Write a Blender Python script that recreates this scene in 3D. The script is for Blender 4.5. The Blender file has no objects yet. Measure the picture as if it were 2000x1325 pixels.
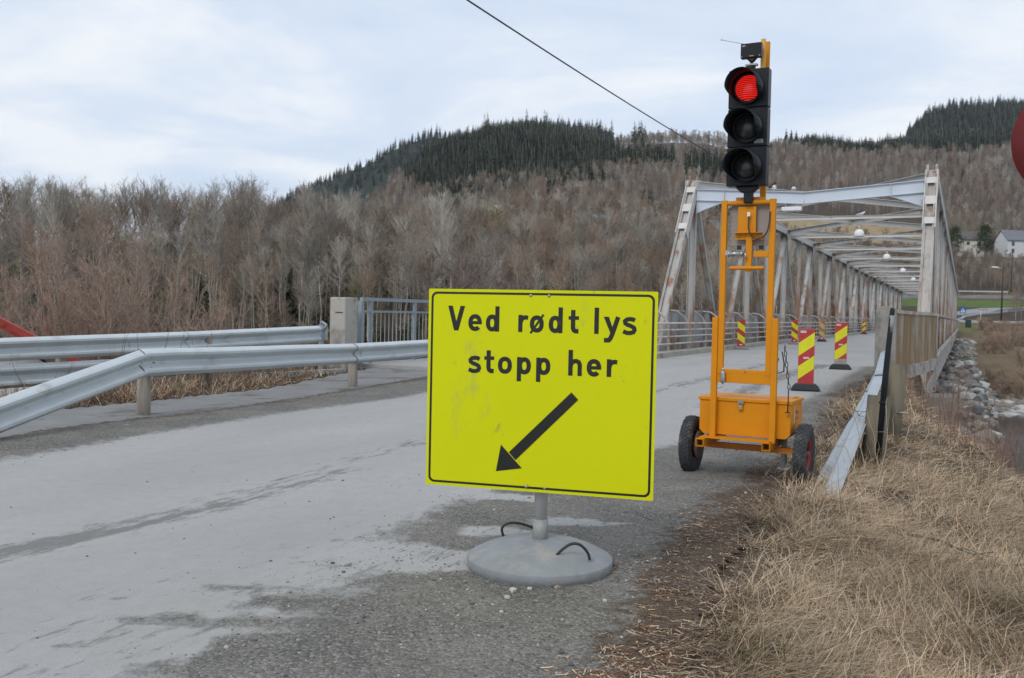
import bpy, math, random
import numpy as np
from mathutils import Vector, Matrix, Euler
R = math.radians
rng = np.random.default_rng(7)
random.seed(7)
sc = bpy.context.scene
COL = sc.collection

# ---------------------------------------------------------------- camera
PITCH, ROLL, CAMZ, FPX = R(1.66), R(1.2), 1.4, 1800.0
cam_d = bpy.data.cameras.new('camera')
cam = bpy.data.objects.new('camera', cam_d); COL.objects.link(cam)
cam_d.sensor_width = 36.0; cam_d.lens = FPX/2000*36
cam_d.clip_start = 0.05; cam_d.clip_end = 12000
cam_d.dof.use_dof = True; cam_d.dof.focus_distance = 5.4; cam_d.dof.aperture_fstop = 9.0
cam.matrix_world = Matrix.Translation((0, 0, CAMZ)) @ Matrix.Rotation(R(90)-PITCH, 4, 'X') @ Matrix.Rotation(ROLL, 4, 'Z')
sc.camera = cam

# ---------------------------------------------------------------- sky and sun
SUN_EL, SUN_AZ = R(42), R(215)      # azimuth clockwise from +Y (behind the camera, a little to the left)
w = bpy.data.worlds.new('World'); sc.world = w; w.use_nodes = True
nt = w.node_tree; nt.nodes.clear()
def N(t, typ, **kw):
    n = t.nodes.new(typ)
    for k, v in kw.items(): setattr(n, k, v)
    return n
def L(t, a, b): t.links.new(a, b)
out = N(nt, 'ShaderNodeOutputWorld'); bg = N(nt, 'ShaderNodeBackground'); bg.inputs[1].default_value = 0.1
sky = N(nt, 'ShaderNodeTexSky', sky_type='NISHITA'); sky.sun_disc = False
sky.sun_elevation = SUN_EL; sky.sun_rotation = SUN_AZ; sky.dust_density = 1.5
tc = N(nt, 'ShaderNodeTexCoord'); sep = N(nt, 'ShaderNodeSeparateXYZ'); L(nt, tc.outputs['Generated'], sep.inputs[0])
az = N(nt, 'ShaderNodeMath', operation='ABSOLUTE'); L(nt, sep.outputs[2], az.inputs[0])
ad = N(nt, 'ShaderNodeMath', operation='ADD'); ad.inputs[1].default_value = 0.12; L(nt, az.outputs[0], ad.inputs[0])
dx = N(nt, 'ShaderNodeMath', operation='DIVIDE'); L(nt, sep.outputs[0], dx.inputs[0]); L(nt, ad.outputs[0], dx.inputs[1])
dy = N(nt, 'ShaderNodeMath', operation='DIVIDE'); L(nt, sep.outputs[1], dy.inputs[0]); L(nt, ad.outputs[0], dy.inputs[1])
cb = N(nt, 'ShaderNodeCombineXYZ'); L(nt, dx.outputs[0], cb.inputs[0]); L(nt, dy.outputs[0], cb.inputs[1])
nz = N(nt, 'ShaderNodeTexNoise'); nz.inputs['Scale'].default_value = 1.05; nz.inputs['Detail'].default_value = 6; nz.inputs['Roughness'].default_value = 0.52
nz.inputs['Distortion'].default_value = 0.4
L(nt, cb.outputs[0], nz.inputs['Vector'])
rp = N(nt, 'ShaderNodeValToRGB'); L(nt, nz.outputs[0], rp.inputs[0])
e = rp.color_ramp.elements
e[0].position = 0.34; e[0].color = (6.6, 7.8, 9.6, 1)
e[1].position = 0.62; e[1].color = (9.9, 10.2, 10.6, 1)
m_ = e.new(0.5); m_.color = (7.9, 8.8, 10.1, 1)
mx = N(nt, 'ShaderNodeMix', data_type='RGBA'); mx.inputs[0].default_value = 0.88
L(nt, sky.outputs[0], mx.inputs[6]); L(nt, rp.outputs[0], mx.inputs[7])
L(nt, mx.outputs[2], bg.inputs[0]); L(nt, bg.outputs[0], out.inputs[0])

sd = bpy.data.lights.new('sun', 'SUN'); sd.energy = 1.5; sd.angle = R(22); sd.color = (1, 0.95, 0.88)
sun = bpy.data.objects.new('sun', sd); COL.objects.link(sun)
sdir = Vector((math.sin(SUN_AZ)*math.cos(SUN_EL), math.cos(SUN_AZ)*math.cos(SUN_EL), math.sin(SUN_EL)))
sun.rotation_euler = sdir.to_track_quat('Z', 'Y').to_euler(); sun.location = (0, -5, 20)
sc.view_settings.view_transform = 'Standard'; sc.view_settings.look = 'None'
sc.view_settings.exposure = 0.03; sc.view_settings.gamma = 1.0; sc.view_settings.use_curve_mapping = False

HAZE = 0.000062
# ---------------------------------------------------------------- helpers
def tag(o, label=None, cat=None, group=None, kind=None):
    if label: o['label'] = label
    if cat: o['category'] = cat
    if group: o['group'] = group
    if kind: o['kind'] = kind
    return o
def empty(name, loc=(0, 0, 0), rz=0.0, parent=None):
    o = bpy.data.objects.new(name, None); COL.objects.link(o); o.location = loc; o.rotation_euler = (0, 0, rz)
    o.empty_display_size = 0.2
    if parent: o.parent = parent
    return o
def copy_tree(o, parent=None):
    c = o.copy(); COL.objects.link(c)
    for k in ('label',):
        pass
    if parent: c.parent = parent
    for ch in list(o.children): copy_tree(ch, c)
    return c
_m = {}
def mat(name, base, rough=0.65, metal=0.0, var=0.12, scale=6.0, bump=0.0, bscale=40.0, spec=0.4,
        rust=None, dirt=None, streak=1.0, emis=None, alpha=None, coord='Object', col2=None, attr=None, coat=0.0, rand=0.0):
    """procedural principled material: noise-varied base, optional second colour patches (rust / dirt), bump"""
    if name in _m: return _m[name]
    m = bpy.data.materials.new(name); m.use_nodes = True; t = m.node_tree
    b = t.nodes['Principled BSDF']; b.inputs['Roughness'].default_value = rough; b.inputs['Metallic'].default_value = metal
    b.inputs['Specular IOR Level'].default_value = spec; b.inputs['Coat Weight'].default_value = coat
    tcn = N(t, 'ShaderNodeTexCoord'); mp = N(t, 'ShaderNodeMapping'); L(t, tcn.outputs[coord], mp.inputs[0])
    mp.inputs['Scale'].default_value = (1, 1, 1/streak)
    n1 = N(t, 'ShaderNodeTexNoise'); n1.inputs['Scale'].default_value = scale; n1.inputs['Detail'].default_value = 5; n1.inputs['Roughness'].default_value = 0.6
    L(t, mp.outputs[0], n1.inputs['Vector'])
    r1 = N(t, 'ShaderNodeMapRange'); L(t, n1.outputs[0], r1.inputs[0]); r1.inputs[1].default_value = 0.28; r1.inputs[2].default_value = 0.72
    if col2 is None:
        lo = tuple(c*(1-var) for c in base); hi = tuple(min(1, c*(1+var)) for c in base)
    else: lo, hi = base, col2
    mixn = N(t, 'ShaderNodeMix', data_type='RGBA'); L(t, r1.outputs[0], mixn.inputs[0])
    mixn.inputs[6].default_value = (*lo, 1); mixn.inputs[7].default_value = (*hi, 1)
    cur = mixn.outputs[2]
    if attr:
        at = N(t, 'ShaderNodeAttribute'); at.attribute_name = attr
        mm = N(t, 'ShaderNodeMix', data_type='RGBA', blend_type='MULTIPLY'); mm.inputs[0].default_value = 1
        L(t, at.outputs['Color'], mm.inputs[6]); L(t, cur, mm.inputs[7]); cur = mm.outputs[2]
    if rand:                                   # every copy of a plant gets its own tone
        oi = N(t, 'ShaderNodeObjectInfo'); mr_ = N(t, 'ShaderNodeMapRange'); L(t, oi.outputs['Random'], mr_.inputs[0]); mr_.inputs[3].default_value = 1-rand; mr_.inputs[4].default_value = 1+rand*.55
        hs = N(t, 'ShaderNodeHueSaturation'); L(t, mr_.outputs[0], hs.inputs['Value']); L(t, cur, hs.inputs['Color']); cur = hs.outputs[0]
    for key, spec_ in (('rust', rust), ('dirt', dirt)):
        if not spec_: continue
        col, amt, sc_, st = spec_[:4]
        mp2 = N(t, 'ShaderNodeMapping'); L(t, tcn.outputs[coord], mp2.inputs[0]); mp2.inputs['Scale'].default_value = (1, 1, 1/st)
        mp2.inputs['Location'].default_value = (3.1, 7.7, 1.3)
        n2 = N(t, 'ShaderNodeTexNoise'); n2.inputs['Scale'].default_value = sc_; n2.inputs['Detail'].default_value = 7; n2.inputs['Roughness'].default_value = 0.68
        L(t, mp2.outputs[0], n2.inputs['Vector'])
        src = n2.outputs[0]
        if len(spec_) > 4:      # more of it low down on the piece: (z_low, z_high, gain)
            zl, zh, g = spec_[4]
            sp = N(t, 'ShaderNodeSeparateXYZ'); L(t, tcn.outputs[coord], sp.inputs[0])
            mr = N(t, 'ShaderNodeMapRange'); L(t, sp.outputs[2], mr.inputs[0])
            mr.inputs[1].default_value = zl; mr.inputs[2].default_value = zh; mr.inputs[3].default_value = g; mr.inputs[4].default_value = 0
            aa = N(t, 'ShaderNodeMath', operation='ADD'); L(t, n2.outputs[0], aa.inputs[0]); L(t, mr.outputs[0], aa.inputs[1]); src = aa.outputs[0]
        mr2 = N(t, 'ShaderNodeMapRange'); L(t, src, mr2.inputs[0]); mr2.inputs[1].default_value = 1-amt-0.05; mr2.inputs[2].default_value = 1-amt+0.07
        mq = N(t, 'ShaderNodeMix', data_type='RGBA'); L(t, mr2.outputs[0], mq.inputs[0]); L(t, cur, mq.inputs[6]); mq.inputs[7].default_value = (*col, 1)
        cur = mq.outputs[2]
    L(t, cur, b.inputs['Base Color'])
    if bump:
        n3 = N(t, 'ShaderNodeTexNoise'); n3.inputs['Scale'].default_value = bscale; n3.inputs['Detail'].default_value = 4
        L(t, mp.outputs[0], n3.inputs['Vector'])
        bp = N(t, 'ShaderNodeBump'); bp.inputs['Strength'].default_value = bump; bp.inputs['Distance'].default_value = 0.01
        L(t, n3.outputs[0], bp.inputs['Height']); L(t, bp.outputs[0], b.inputs['Normal'])
    if emis:
        b.inputs['Emission Color'].default_value = (*emis[0], 1); b.inputs['Emission Strength'].default_value = emis[1]
    _m[name] = m; return m

class MB:
    def __init__(s): s.v = []; s.f = []; s.mi = []; s.sm = []
    def add(s, vs, fs, m=0, smooth=False):
        k = len(s.v); s.v += [tuple(map(float, q)) for q in vs]
        for f in fs: s.f.append(tuple(i+k for i in f)); s.mi.append(m); s.sm.append(smooth)
        return s
    def box(s, c, sz, rz=0, m=0, rot=None):
        c = Vector(c); h = Vector(sz)/2; M = rot if rot is not None else Matrix.Rotation(rz, 3, 'Z')
        vs = [c+M@Vector((x*h.x, y*h.y, z*h.z)) for x in (-1, 1) for y in (-1, 1) for z in (-1, 1)]
        return s.add(vs, [(0, 1, 3, 2), (4, 6, 7, 5), (0, 4, 5, 1), (2, 3, 7, 6), (0, 2, 6, 4), (1, 5, 7, 3)], m)
    def frame(s, p0, p1, up):
        p0, p1 = Vector(p0), Vector(p1); d = (p1-p0).normalized(); up = Vector(up)
        u = (up-d*up.dot(d))
        if u.length < 1e-5: u = Vector((1, 0, 0))-d*d.x
        u.normalize(); return p0, p1, d, u, d.cross(u)
    def bar(s, p0, p1, w, h, up=(0, 0, 1), m=0, off=(0, 0)):
        """rectangular bar: w across, h along up"""
        p0, p1, d, u, sd_ = s.frame(p0, p1, up); o = sd_*off[0]+u*off[1]
        vs = [p+o+sd_*(a*w/2)+u*(b*h/2) for p in (p0, p1) for a, b in ((-1, -1), (1, -1), (1, 1), (-1, 1))]
        return s.add(vs, [(0, 1, 2, 3), (4, 7, 6, 5), (0, 4, 5, 1), (1, 5, 6, 2), (2, 6, 7, 3), (3, 7, 4, 0)], m)
    def ibeam(s, p0, p1, w, h, t, up=(0, 0, 1), m=0):
        """H section: flanges (width w) set h apart along up"""
        s.bar(p0, p1, w, t, up, m, (0, h/2-t/2)); s.bar(p0, p1, w, t, up, m, (0, -h/2+t/2)); s.bar(p0, p1, t, h-2*t, up, m)
        return s
    def tube(s, pts, r, n=8, m=0, cap=True):
        pts = [Vector(p) for p in pts]; rs = r if isinstance(r, (list, tuple)) else [r]*len(pts)
        vs = []; u = None
        for i, p in enumerate(pts):
            d = (pts[min(i+1, len(pts)-1)]-pts[max(i-1, 0)]).normalized()
            if u is None:
                u = d.orthogonal().normalized()
            else:
                u = (u-d*u.dot(d)); u.normalize()
            v = d.cross(u)
            vs += [p+(u*math.cos(2*math.pi*k/n)+v*math.sin(2*math.pi*k/n))*rs[i] for k in range(n)]
        fs = [(i*n+k, i*n+(k+1) % n, (i+1)*n+(k+1) % n, (i+1)*n+k) for i in range(len(pts)-1) for k in range(n)]
        s.add(vs, fs, m, True)
        if cap: s.add(vs[:n], [tuple(range(n-1, -1, -1))], m); s.add(vs[-n:], [tuple(range(n))], m)
        return s
    def lathe(s, prof, n=32, c=(0, 0, 0), M=None, m=0, smooth=True):
        c = Vector(c); M = M or Matrix.Identity(3); k = len(prof)
        vs = [c+M@Vector((r*math.cos(2*math.pi*j/n), r*math.sin(2*math.pi*j/n), z)) for r, z in prof for j in range(n)]
        fs = [(i*n+j, i*n+(j+1) % n, (i+1)*n+(j+1) % n, (i+1)*n+j) for i in range(k-1) for j in range(n)]
        return s.add(vs, fs, m, smooth)
    def prism(s, poly, o, ux, uy, d, m=0):
        """polygon in plane (o, ux, uy) extruded by vector d"""
        o, ux, uy, d = map(Vector, (o, ux, uy, d)); n = len(poly)
        a = [o+ux*x+uy*y for x, y in poly]; b = [p+d for p in a]
        fs = [tuple(range(n)), tuple(range(2*n-1, n-1, -1))]+[(i, i+n, (i+1) % n+n, (i+1) % n) for i in range(n)]
        return s.add(a+b, fs, m)
    def flat(s, poly, o, ux, uy, m=0):
        o, ux, uy = map(Vector, (o, ux, uy)); return s.add([o+ux*x+uy*y for x, y in poly], [tuple(range(len(poly)))], m)
    def build(s, name, mats, parent=None, loc=(0, 0, 0), bevel=0, fix=True, rot=None):
        me = bpy.data.meshes.new(name); me.from_pydata(s.v, [], s.f)
        for mm in (mats if isinstance(mats, (list, tuple)) else [mats]): me.materials.append(mm)
        me.polygons.foreach_set('material_index', s.mi); me.polygons.foreach_set('use_smooth', s.sm)
        if fix:
            import bmesh
            bm = bmesh.new(); bm.from_mesh(me); bmesh.ops.remove_doubles(bm, verts=bm.verts, dist=1e-5)
            bmesh.ops.recalc_face_normals(bm, faces=bm.faces); bm.to_mesh(me); bm.free()
        me.update(); o = bpy.data.objects.new(name, me); COL.objects.link(o); o.location = loc
        if rot: o.rotation_euler = rot
        if parent: o.parent = parent
        if bevel:
            md = o.modifiers.new('bevel', 'BEVEL'); md.width = bevel; md.segments = 2; md.limit_method = 'ANGLE'; md.angle_limit = R(40)
        return o
def np_mesh(name, V, F, mats, parent=None, smooth=False, cols=None, fattr=None, mi=None, link=True):
    """fast mesh from numpy arrays, all faces with the same corner count"""
    V = np.asarray(V, np.float32); F = np.asarray(F, np.int32); M_, k = F.shape
    me = bpy.data.meshes.new(name); me.vertices.add(len(V)); me.vertices.foreach_set('co', V.ravel())
    me.loops.add(M_*k); me.loops.foreach_set('vertex_index', F.ravel())
    me.polygons.add(M_); me.polygons.foreach_set('loop_start', np.arange(0, M_*k, k, dtype=np.int32))
    me.polygons.foreach_set('loop_total', np.full(M_, k, np.int32))
    if smooth: me.polygons.foreach_set('use_smooth', np.ones(M_, bool))
    for mm in (mats if isinstance(mats, (list, tuple)) else [mats]): me.materials.append(mm)
    if mi is not None: me.polygons.foreach_set('material_index', np.asarray(mi, np.int32))
    if cols is not None:
        a = me.color_attributes.new('Col', 'FLOAT_COLOR', 'POINT')
        c4 = np.ones((len(V), 4), np.float32); c4[:, :3] = cols; a.data.foreach_set('color', c4.ravel())
    for nm, arr in (fattr or {}).items():
        a = me.attributes.new(nm, 'FLOAT', 'POINT'); a.data.foreach_set('value', np.asarray(arr, np.float32))
    me.update(calc_edges=True); me.validate()
    o = bpy.data.objects.new(name, me)
    if link: COL.objects.link(o)
    if parent: o.parent = parent
    return o
def sstep(a, b, x):
    t = np.clip((x-a)/(b-a), 0, 1); return t*t*(3-2*t)
_perm = rng.random((256, 256))
def vnoise(x, y):
    xi = np.floor(x).astype(int); yi = np.floor(y).astype(int); fx = x-xi; fy = y-yi
    fx = fx*fx*(3-2*fx); fy = fy*fy*(3-2*fy)
    g = lambda a, b: _perm[a & 255, b & 255]
    return (g(xi, yi)*(1-fx)+g(xi+1, yi)*fx)*(1-fy)+(g(xi, yi+1)*(1-fx)+g(xi+1, yi+1)*fx)*fy
def fbm(x, y, o=4):
    s = 0; a = 1; t = 0
    for i in range(o): s = s+a*vnoise(x*2**i+17.3*i, y*2**i+5.1*i); t += a; a *= 0.5
    return s/t
def sdist(px, py, pts):
    """signed distance to an open polyline, positive on its right side"""
    best = np.full(px.shape, 1e9); sg = np.ones(px.shape)
    for (ax, ay), (bx, by) in zip(pts[:-1], pts[1:]):
        dx_, dy_ = bx-ax, by-ay; L2 = dx_*dx_+dy_*dy_
        t = np.clip(((px-ax)*dx_+(py-ay)*dy_)/L2, 0, 1)
        d = np.hypot(px-ax-t*dx_, py-ay-t*dy_); c = (px-ax)*dy_-(py-ay)*dx_
        u = d < best; best = np.where(u, d, best); sg = np.where(u, np.sign(c), sg)
    return best*sg

# ---------------------------------------------------------------- layout of the place
BA = math.atan(880/1800)                   # bridge axis, clockwise from +Y
B0 = (7.38, 25.7)                          # centre line where the trusses stand on the abutment
ca, sa = math.cos(BA), math.sin(BA)
def to_b(x, y): return ((x-B0[0])*ca-(y-B0[1])*sa, (x-B0[0])*sa+(y-B0[1])*ca)     # -> (l, s)
def from_b(l, s): return (B0[0]+l*ca+s*sa, B0[1]-l*sa+s*ca)
def base(x, y):
    l, s = to_b(x, y); return 0.2*sstep(-15, -3, s)
RAIL_R = [(0.2, 2.3), (2.45, 7.3), (4.43, 11.0), (7.1, 17.5), (11.0, 25.0)]
CREST = [(-0.5, -12), (2.4, 0), (4.1, 5), (5.6, 11), (6.5, 15.2), (7.3, 17.3), (8.4, 19.7), (10.15, 23.25), (12.0, 27)]
OUTER = [(-11.4, -4), (-9.5, 6), (-7.25, 12.75), (-5.5, 16.1), (-4.3, 19.4), (-3.8, 21.0), (-0.8, 26.2), (3, 32)]
ROAD_R = [(-1.5, -8), (-1.5, -2), (-1.42, 2), (-1.15, 3.46), (-0.88, 5.3), (-0.28, 7.2), (1.6, 9.9), (3.6, 13), (6.0, 17.4), (8.0, 21.5), (9.8, 25.2)]
VERGE = [(-0.2, -8), (-.05, 0), (0.33, 3.54), (0.83, 5.0), (1.47, 6.6), (2.3, 8.2), (3.7, 11), (5.8, 16), (7.3, 18.6), (10.2, 24.6)]
ROAD_L = [(-5.6, -8), (-5.1, 2), (-4.75, 5.5), (-4.45, 8), (-3.85, 9.9), (-2.77, 12.5), (-1.41, 15.3), (.7, 19), (4.15, 25.8)]
PATH_I = [(-6.4, -8), (-6.0, 2), (-5.45, 8), (-5.2, 9.95), (-4.56, 11.4), (-3.75, 13.05), (-2.76, 15.9), (-1.7, 18.6), (-.4, 21), (1.6, 24.2)]
PATH_O = [(-10.5, -8), (-9.3, 2), (-7.6, 8.5), (-5.95, 12.3), (-4.3, 15.9), (-3.75, 18.6), (-3.2, 20.6), (-1.0, 24.6)]
PXC = np.array([-700, -300, 0, 300, 500, 600, 690, 780, 830, 880, 960, 1030, 1100, 1150, 1200, 1300, 1400, 1500, 1600, 1700, 1745, 1775, 1800, 1850, 2000, 2200, 2700], float)
def row(*kv):      # kv = pixel column, elevation in pixels above the horizon
    a = np.array(kv, float).reshape(-1, 2); return np.interp(PXC, a[:, 0], a[:, 1])
ELEV = [   # (distance, heights in metres or pixel elevations)
    (62, 'z', row(-700, -6.2, 2700, -6.2)),
    (74, 'z', row(-700, -5.6, 1500, -5.6, 1800, -5.2, 2000, -4.9, 2700, -4.5)),
    (86, 'z', row(-700, -2.4, 1200, -2.4, 1500, -3.2, 1800, -3.6, 2700, -3.6)),
    (100, 'z', row(-700, 0, 1200, 0, 1500, -1.5, 1800, -2.4, 2700, -2.6)),
    (130, 'z', row(-700, 4, 900, 4, 1300, 3, 1600, 0.8, 1800, -0.6, 2000, -0.5, 2700, 0.5)),
    (150, 'z', row(-700, 6, 600, 6, 1200, 7, 1500, 4, 1700, 0.6, 2000, 0.5, 2700, 3)),
    (200, 'e', row(-700, 20, 500, 20, 800, 60, 1000, 100, 1200, 100, 1400, 80, 1600, 40, 1750, 17, 2000, 17, 2300, 30, 2700, 60)),
    (260, 'e', row(-700, 10, 500, 10, 800, 80, 1000, 140, 1200, 150, 1400, 130, 1600, 80, 1750, 54, 2000, 58, 2700, 80)),
    (350, 'e', row(-700, 10, 400, 10, 600, 50, 800, 105, 1000, 185, 1200, 185, 1400, 150, 1600, 135, 1850, 128, 2000, 128, 2700, 150)),
    (480, 'e', row(-700, 10, 0, 10, 600, 80, 800, 145, 1000, 210, 1200, 210, 1400, 195, 1600, 190, 1750, 190, 1850, 175, 2000, 200, 2700, 220)),
    (650, 'e', row(-700, 20, 0, 20, 500, 55, 600, 120, 800, 215, 1000, 255, 1200, 260, 1400, 255, 1600, 262, 1850, 250, 2000, 280, 2700, 300)),
    (830, 'e', row(-700, 10, 0, 10, 500, 50, 600, 130, 700, 160, 800, 265, 900, 305, 1000, 325, 1100, 318, 1200, 300, 1400, 305, 1600, 305, 1750, 300, 1850, 300, 2000, 330, 2700, 360)),
    (1000, 'e', row(-700, 0, 0, 0, 700, 120, 780, 230, 830, 285, 880, 318, 960, 336, 1030, 346, 1100, 342, 1150, 340, 1200, 328, 1300, 338, 1400, 330, 1500, 330, 1600, 335, 1700, 330, 1850, 325, 2000, 345, 2700, 380)),
    (1200, 'e', row(-700, 0, 0, 0, 500, 60, 700, 150, 830, 230, 1000, 280, 1400, 275, 1700, 300, 1745, 315, 1850, 350, 2000, 370, 2700, 400)),
    (1450, 'e', row(-700, 60, 0, 75, 400, 120, 480, 160, 500, 175, 600, 236, 690, 276, 740, 312, 790, 328, 840, 334, 880, 334, 1000, 300, 1400, 280, 1600, 290, 1700, 325, 1745, 338, 1775, 372, 1800, 392, 1850, 410, 2000, 418, 2200, 400, 2700, 380)),
    (1900, 'e', row(-700, 50, 0, 60, 400, 100, 480, 140, 600, 200, 690, 205, 840, 250, 1400, 220, 1700, 260, 1850, 330, 2700, 330)),
    (2600, 'e', row(-700, 0, 600, 60, 1400, 100, 2700, 150)),
]
_LD = np.log([r_[0] for r_ in ELEV])
_EZ = np.array([(r_[2] if r_[1] == 'z' else 1.4+r_[2]*r_[0]/1800) for r_ in ELEV])
def far_z(x, y):
    yy = np.maximum(y, 1.0); px = 1000+1800*x/yy; ld = np.log(np.clip(yy, 62, 2599))
    ci = np.interp(px, PXC, np.arange(len(PXC))); c0 = np.clip(np.floor(ci).astype(int), 0, len(PXC)-2); cf = ci-c0
    ri = np.interp(ld, _LD, np.arange(len(_LD))); r0 = np.clip(np.floor(ri).astype(int), 0, len(_LD)-2); rf = ri-r0
    cf = cf*cf*(3-2*cf)*0.5+cf*0.5
    z = (_EZ[r0, c0]*(1-cf)+_EZ[r0, c0+1]*cf)*(1-rf)+(_EZ[r0+1, c0]*(1-cf)+_EZ[r0+1, c0+1]*cf)*rf
    z = z+(fbm(x/60, y/60, 4)-0.5)*np.clip((yy-180)/40, 0, 18)+(fbm(x/9, y/9, 3)-0.5)*np.clip((yy-70)/30, 0, 1)*0.8
    return np.where(y < 62, -6.2, z)
def near_z(x, y):
    b = base(x, y); dC = sdist(x, y, CREST); dR_ = sdist(x, y, RAIL_R); dV = sdist(x, y, VERGE); dO = -sdist(x, y, OUTER)-0.9
    l, s = to_b(x, y)
    z = b-0.035
    v = np.clip(dV, 0, 1.4)
    z = z+0.05*sstep(0, 0.7, dV)-0.20*np.clip(dR_-0.1, 0, 2.5)*(dV > 0)
    z = z+np.where(dV > 0.1, (fbm(x*1.4, y*1.4, 3)-0.5)*0.22*sstep(0.1, 0.9, dV), 0)
    z = z-(0.85+2.6*sstep(-8.5, -6, s))*np.clip(dC-0.12, 0, 40)
    zl = -0.95*np.clip(dO+.45, 0, 2.9)-0.20*np.clip(y-34, 0, 40)-0.10*np.clip(dO-6, 0, 30)
    z = z+np.where(dO > -.45, zl+(fbm(x/1.5, y/1.5, 3)-0.5)*0.3*sstep(0, 2, dO), 0)
    z = z-1.6*np.clip(s+0.9, 0, 10)
    # rocky ledge running under the right hand truss
    rk = -1.6-0.012*s-np.clip(np.abs(l-1.0)-4.3, 0, 10)*2.4+(fbm(x/1.8, y/1.8, 4)-0.5)*2.0
    rk = np.where((s > 0) & (s < 112), rk-np.clip(s-52, 0, 100)*0.02-1.3*sstep(0.5, -0.5, s), -9)
    z = np.where((s > -0.5) & (l > -3), np.maximum(z, rk), z)
    return np.maximum(z, -6.2)
def H(x, y):
    x = np.asarray(x, float); y = np.asarray(y, float); return np.maximum(near_z(x, y), far_z(x, y))
def h1(x, y): return float(H(np.array([x]), np.array([y]))[0])

# ---------------------------------------------------------------- ground sheet
def ground_mesh():
    azs = np.radians(np.concatenate([np.linspace(-80, -42, 40)[:-1], np.linspace(-42, 46, 430), np.linspace(46, 80, 36)[1:]]))
    rr = np.concatenate([np.linspace(0.5, 60, 330), np.exp(np.linspace(math.log(60), math.log(2700), 190))[1:]])
    A, Rr = np.meshgrid(azs, rr); X = Rr*np.sin(A); Y = Rr*np.cos(A)-10.0
    Z = H(X, Y); far = sstep(40, 80, Y)
    n, k = X.shape; V = np.stack([X, Y, Z], -1).reshape(-1, 3)
    i = np.arange(n-1)[:, None]*k+np.arange(k-1)[None]; F = np.stack([i, i+1, i+k+1, i+k], -1).reshape(-1, 4)
    # real ground colours
    l, s = to_b(X, Y); px = 1000+1800*X/np.maximum(Y, 1); nn = fbm(X/3, Y/3, 4); n2 = fbm(X/25+9, Y/25, 4)
    def c(r, g, b): return np.array([r, g, b])
    col = np.zeros(X.shape+(3,))+c(.085, .068, .052)
    def put(m, cc):
        nonlocal col
        m = np.clip(m, 0, 1)[..., None]; col = col*(1-m)+np.array(cc)*m
    dV = sdist(X, Y, VERGE)
    put((dV > 0)*(Y < 45)*1.0, (.13, .10, .072)); put((dV > 0)*(Y < 45)*sstep(.5, .7, nn), (.19, .15, .10))
    put((dV > 0)*(Y < 45)*sstep(1.2, 0.1, dV), (.10, .078, .06))
    put((sdist(X, Y, OUTER) < -.2)*(Y < 60), (.12, .09, .062))
    put(sstep(-4.2, -5.2, Z)*(Y < 110), (.17, .155, .135))                       # river stones
    put((s > -1)*(s < 125)*(l > -5)*(l < 8.5)*1.0, (.13, .125, .115)); put((s > -1)*(s < 125)*(l > -5)*(l < 8.5)*sstep(.45, .6, nn), (.26, .25, .225))
    put((px > 1560)*(Y > 78)*(Y < 172), (.16, .125, .075)); put((px > 1800)*(Y > 125)*(Y < 165)*sstep(.5, .62, n2), (.15, .145, .06)); put((px > 1560)*(Y > 78)*(Y < 172)*sstep(.45, .6, nn), (.20, .15, .10))
    fld = (px > 1440)*(px < 1830)*sstep(370, 385, Y)*(1-sstep(470, 490, Y)); put(fld, (.36, .27, .16))
    fld2 = (px > 1130)*(px < 1260)*sstep(295, 305, Y)*(1-sstep(345, 350, Y)); put(fld2, (.27, .22, .13))
    put((px > 1700)*sstep(212, 216, Y)*(1-sstep(236, 242, Y)), (.115, .165, .045)); put((px > 1700)*sstep(212, 216, Y)*(1-sstep(246, 252, Y))*sstep(.48, .62, n2), (.19, .17, .08)); put((px > 1700)*sstep(240, 250, Y)*(1-sstep(254, 262, Y)), (.24, .20, .10))
    put((px > 1780)*sstep(318, 325, Y)*(1-sstep(345, 352, Y)), (.14, .13, .08))
    put(sstep(800, 860, Y)*((px > 760) & (px < 1250)), (.03, .038, .028)); put(sstep(1150, 1300, Y), (.03, .04, .03))
    put(sstep(420, 600, Y)*((px > 1250) | (Y < 800))*(fld < .1), (.10, .078, .066))
    col *= (0.75+0.5*fbm(X*1.1, Y*1.1, 3))[..., None]
    m = mat('ground_soil', (.82, .82, .82), rough=.95, var=.25, scale=5, bump=.8, bscale=18, spec=.1, attr='Col')
    g = np_mesh('ground', V, F, m, smooth=True, cols=col.reshape(-1, 3)); g['kind'] = 'structure'
ground_mesh()

# river
wm = mat('river_water', (.045, .055, .06), rough=.08, var=.3, scale=.25, bump=.9, bscale=2.2, spec=.5)
mb = MB(); mb.add([(-260, 20, -5.35), (320, 20, -5.35), (320, 110, -5.35), (-260, 110, -5.35)], [(0, 1, 2, 3)])
o = mb.build('river', wm, fix=False); o['kind'] = 'structure'

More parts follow.
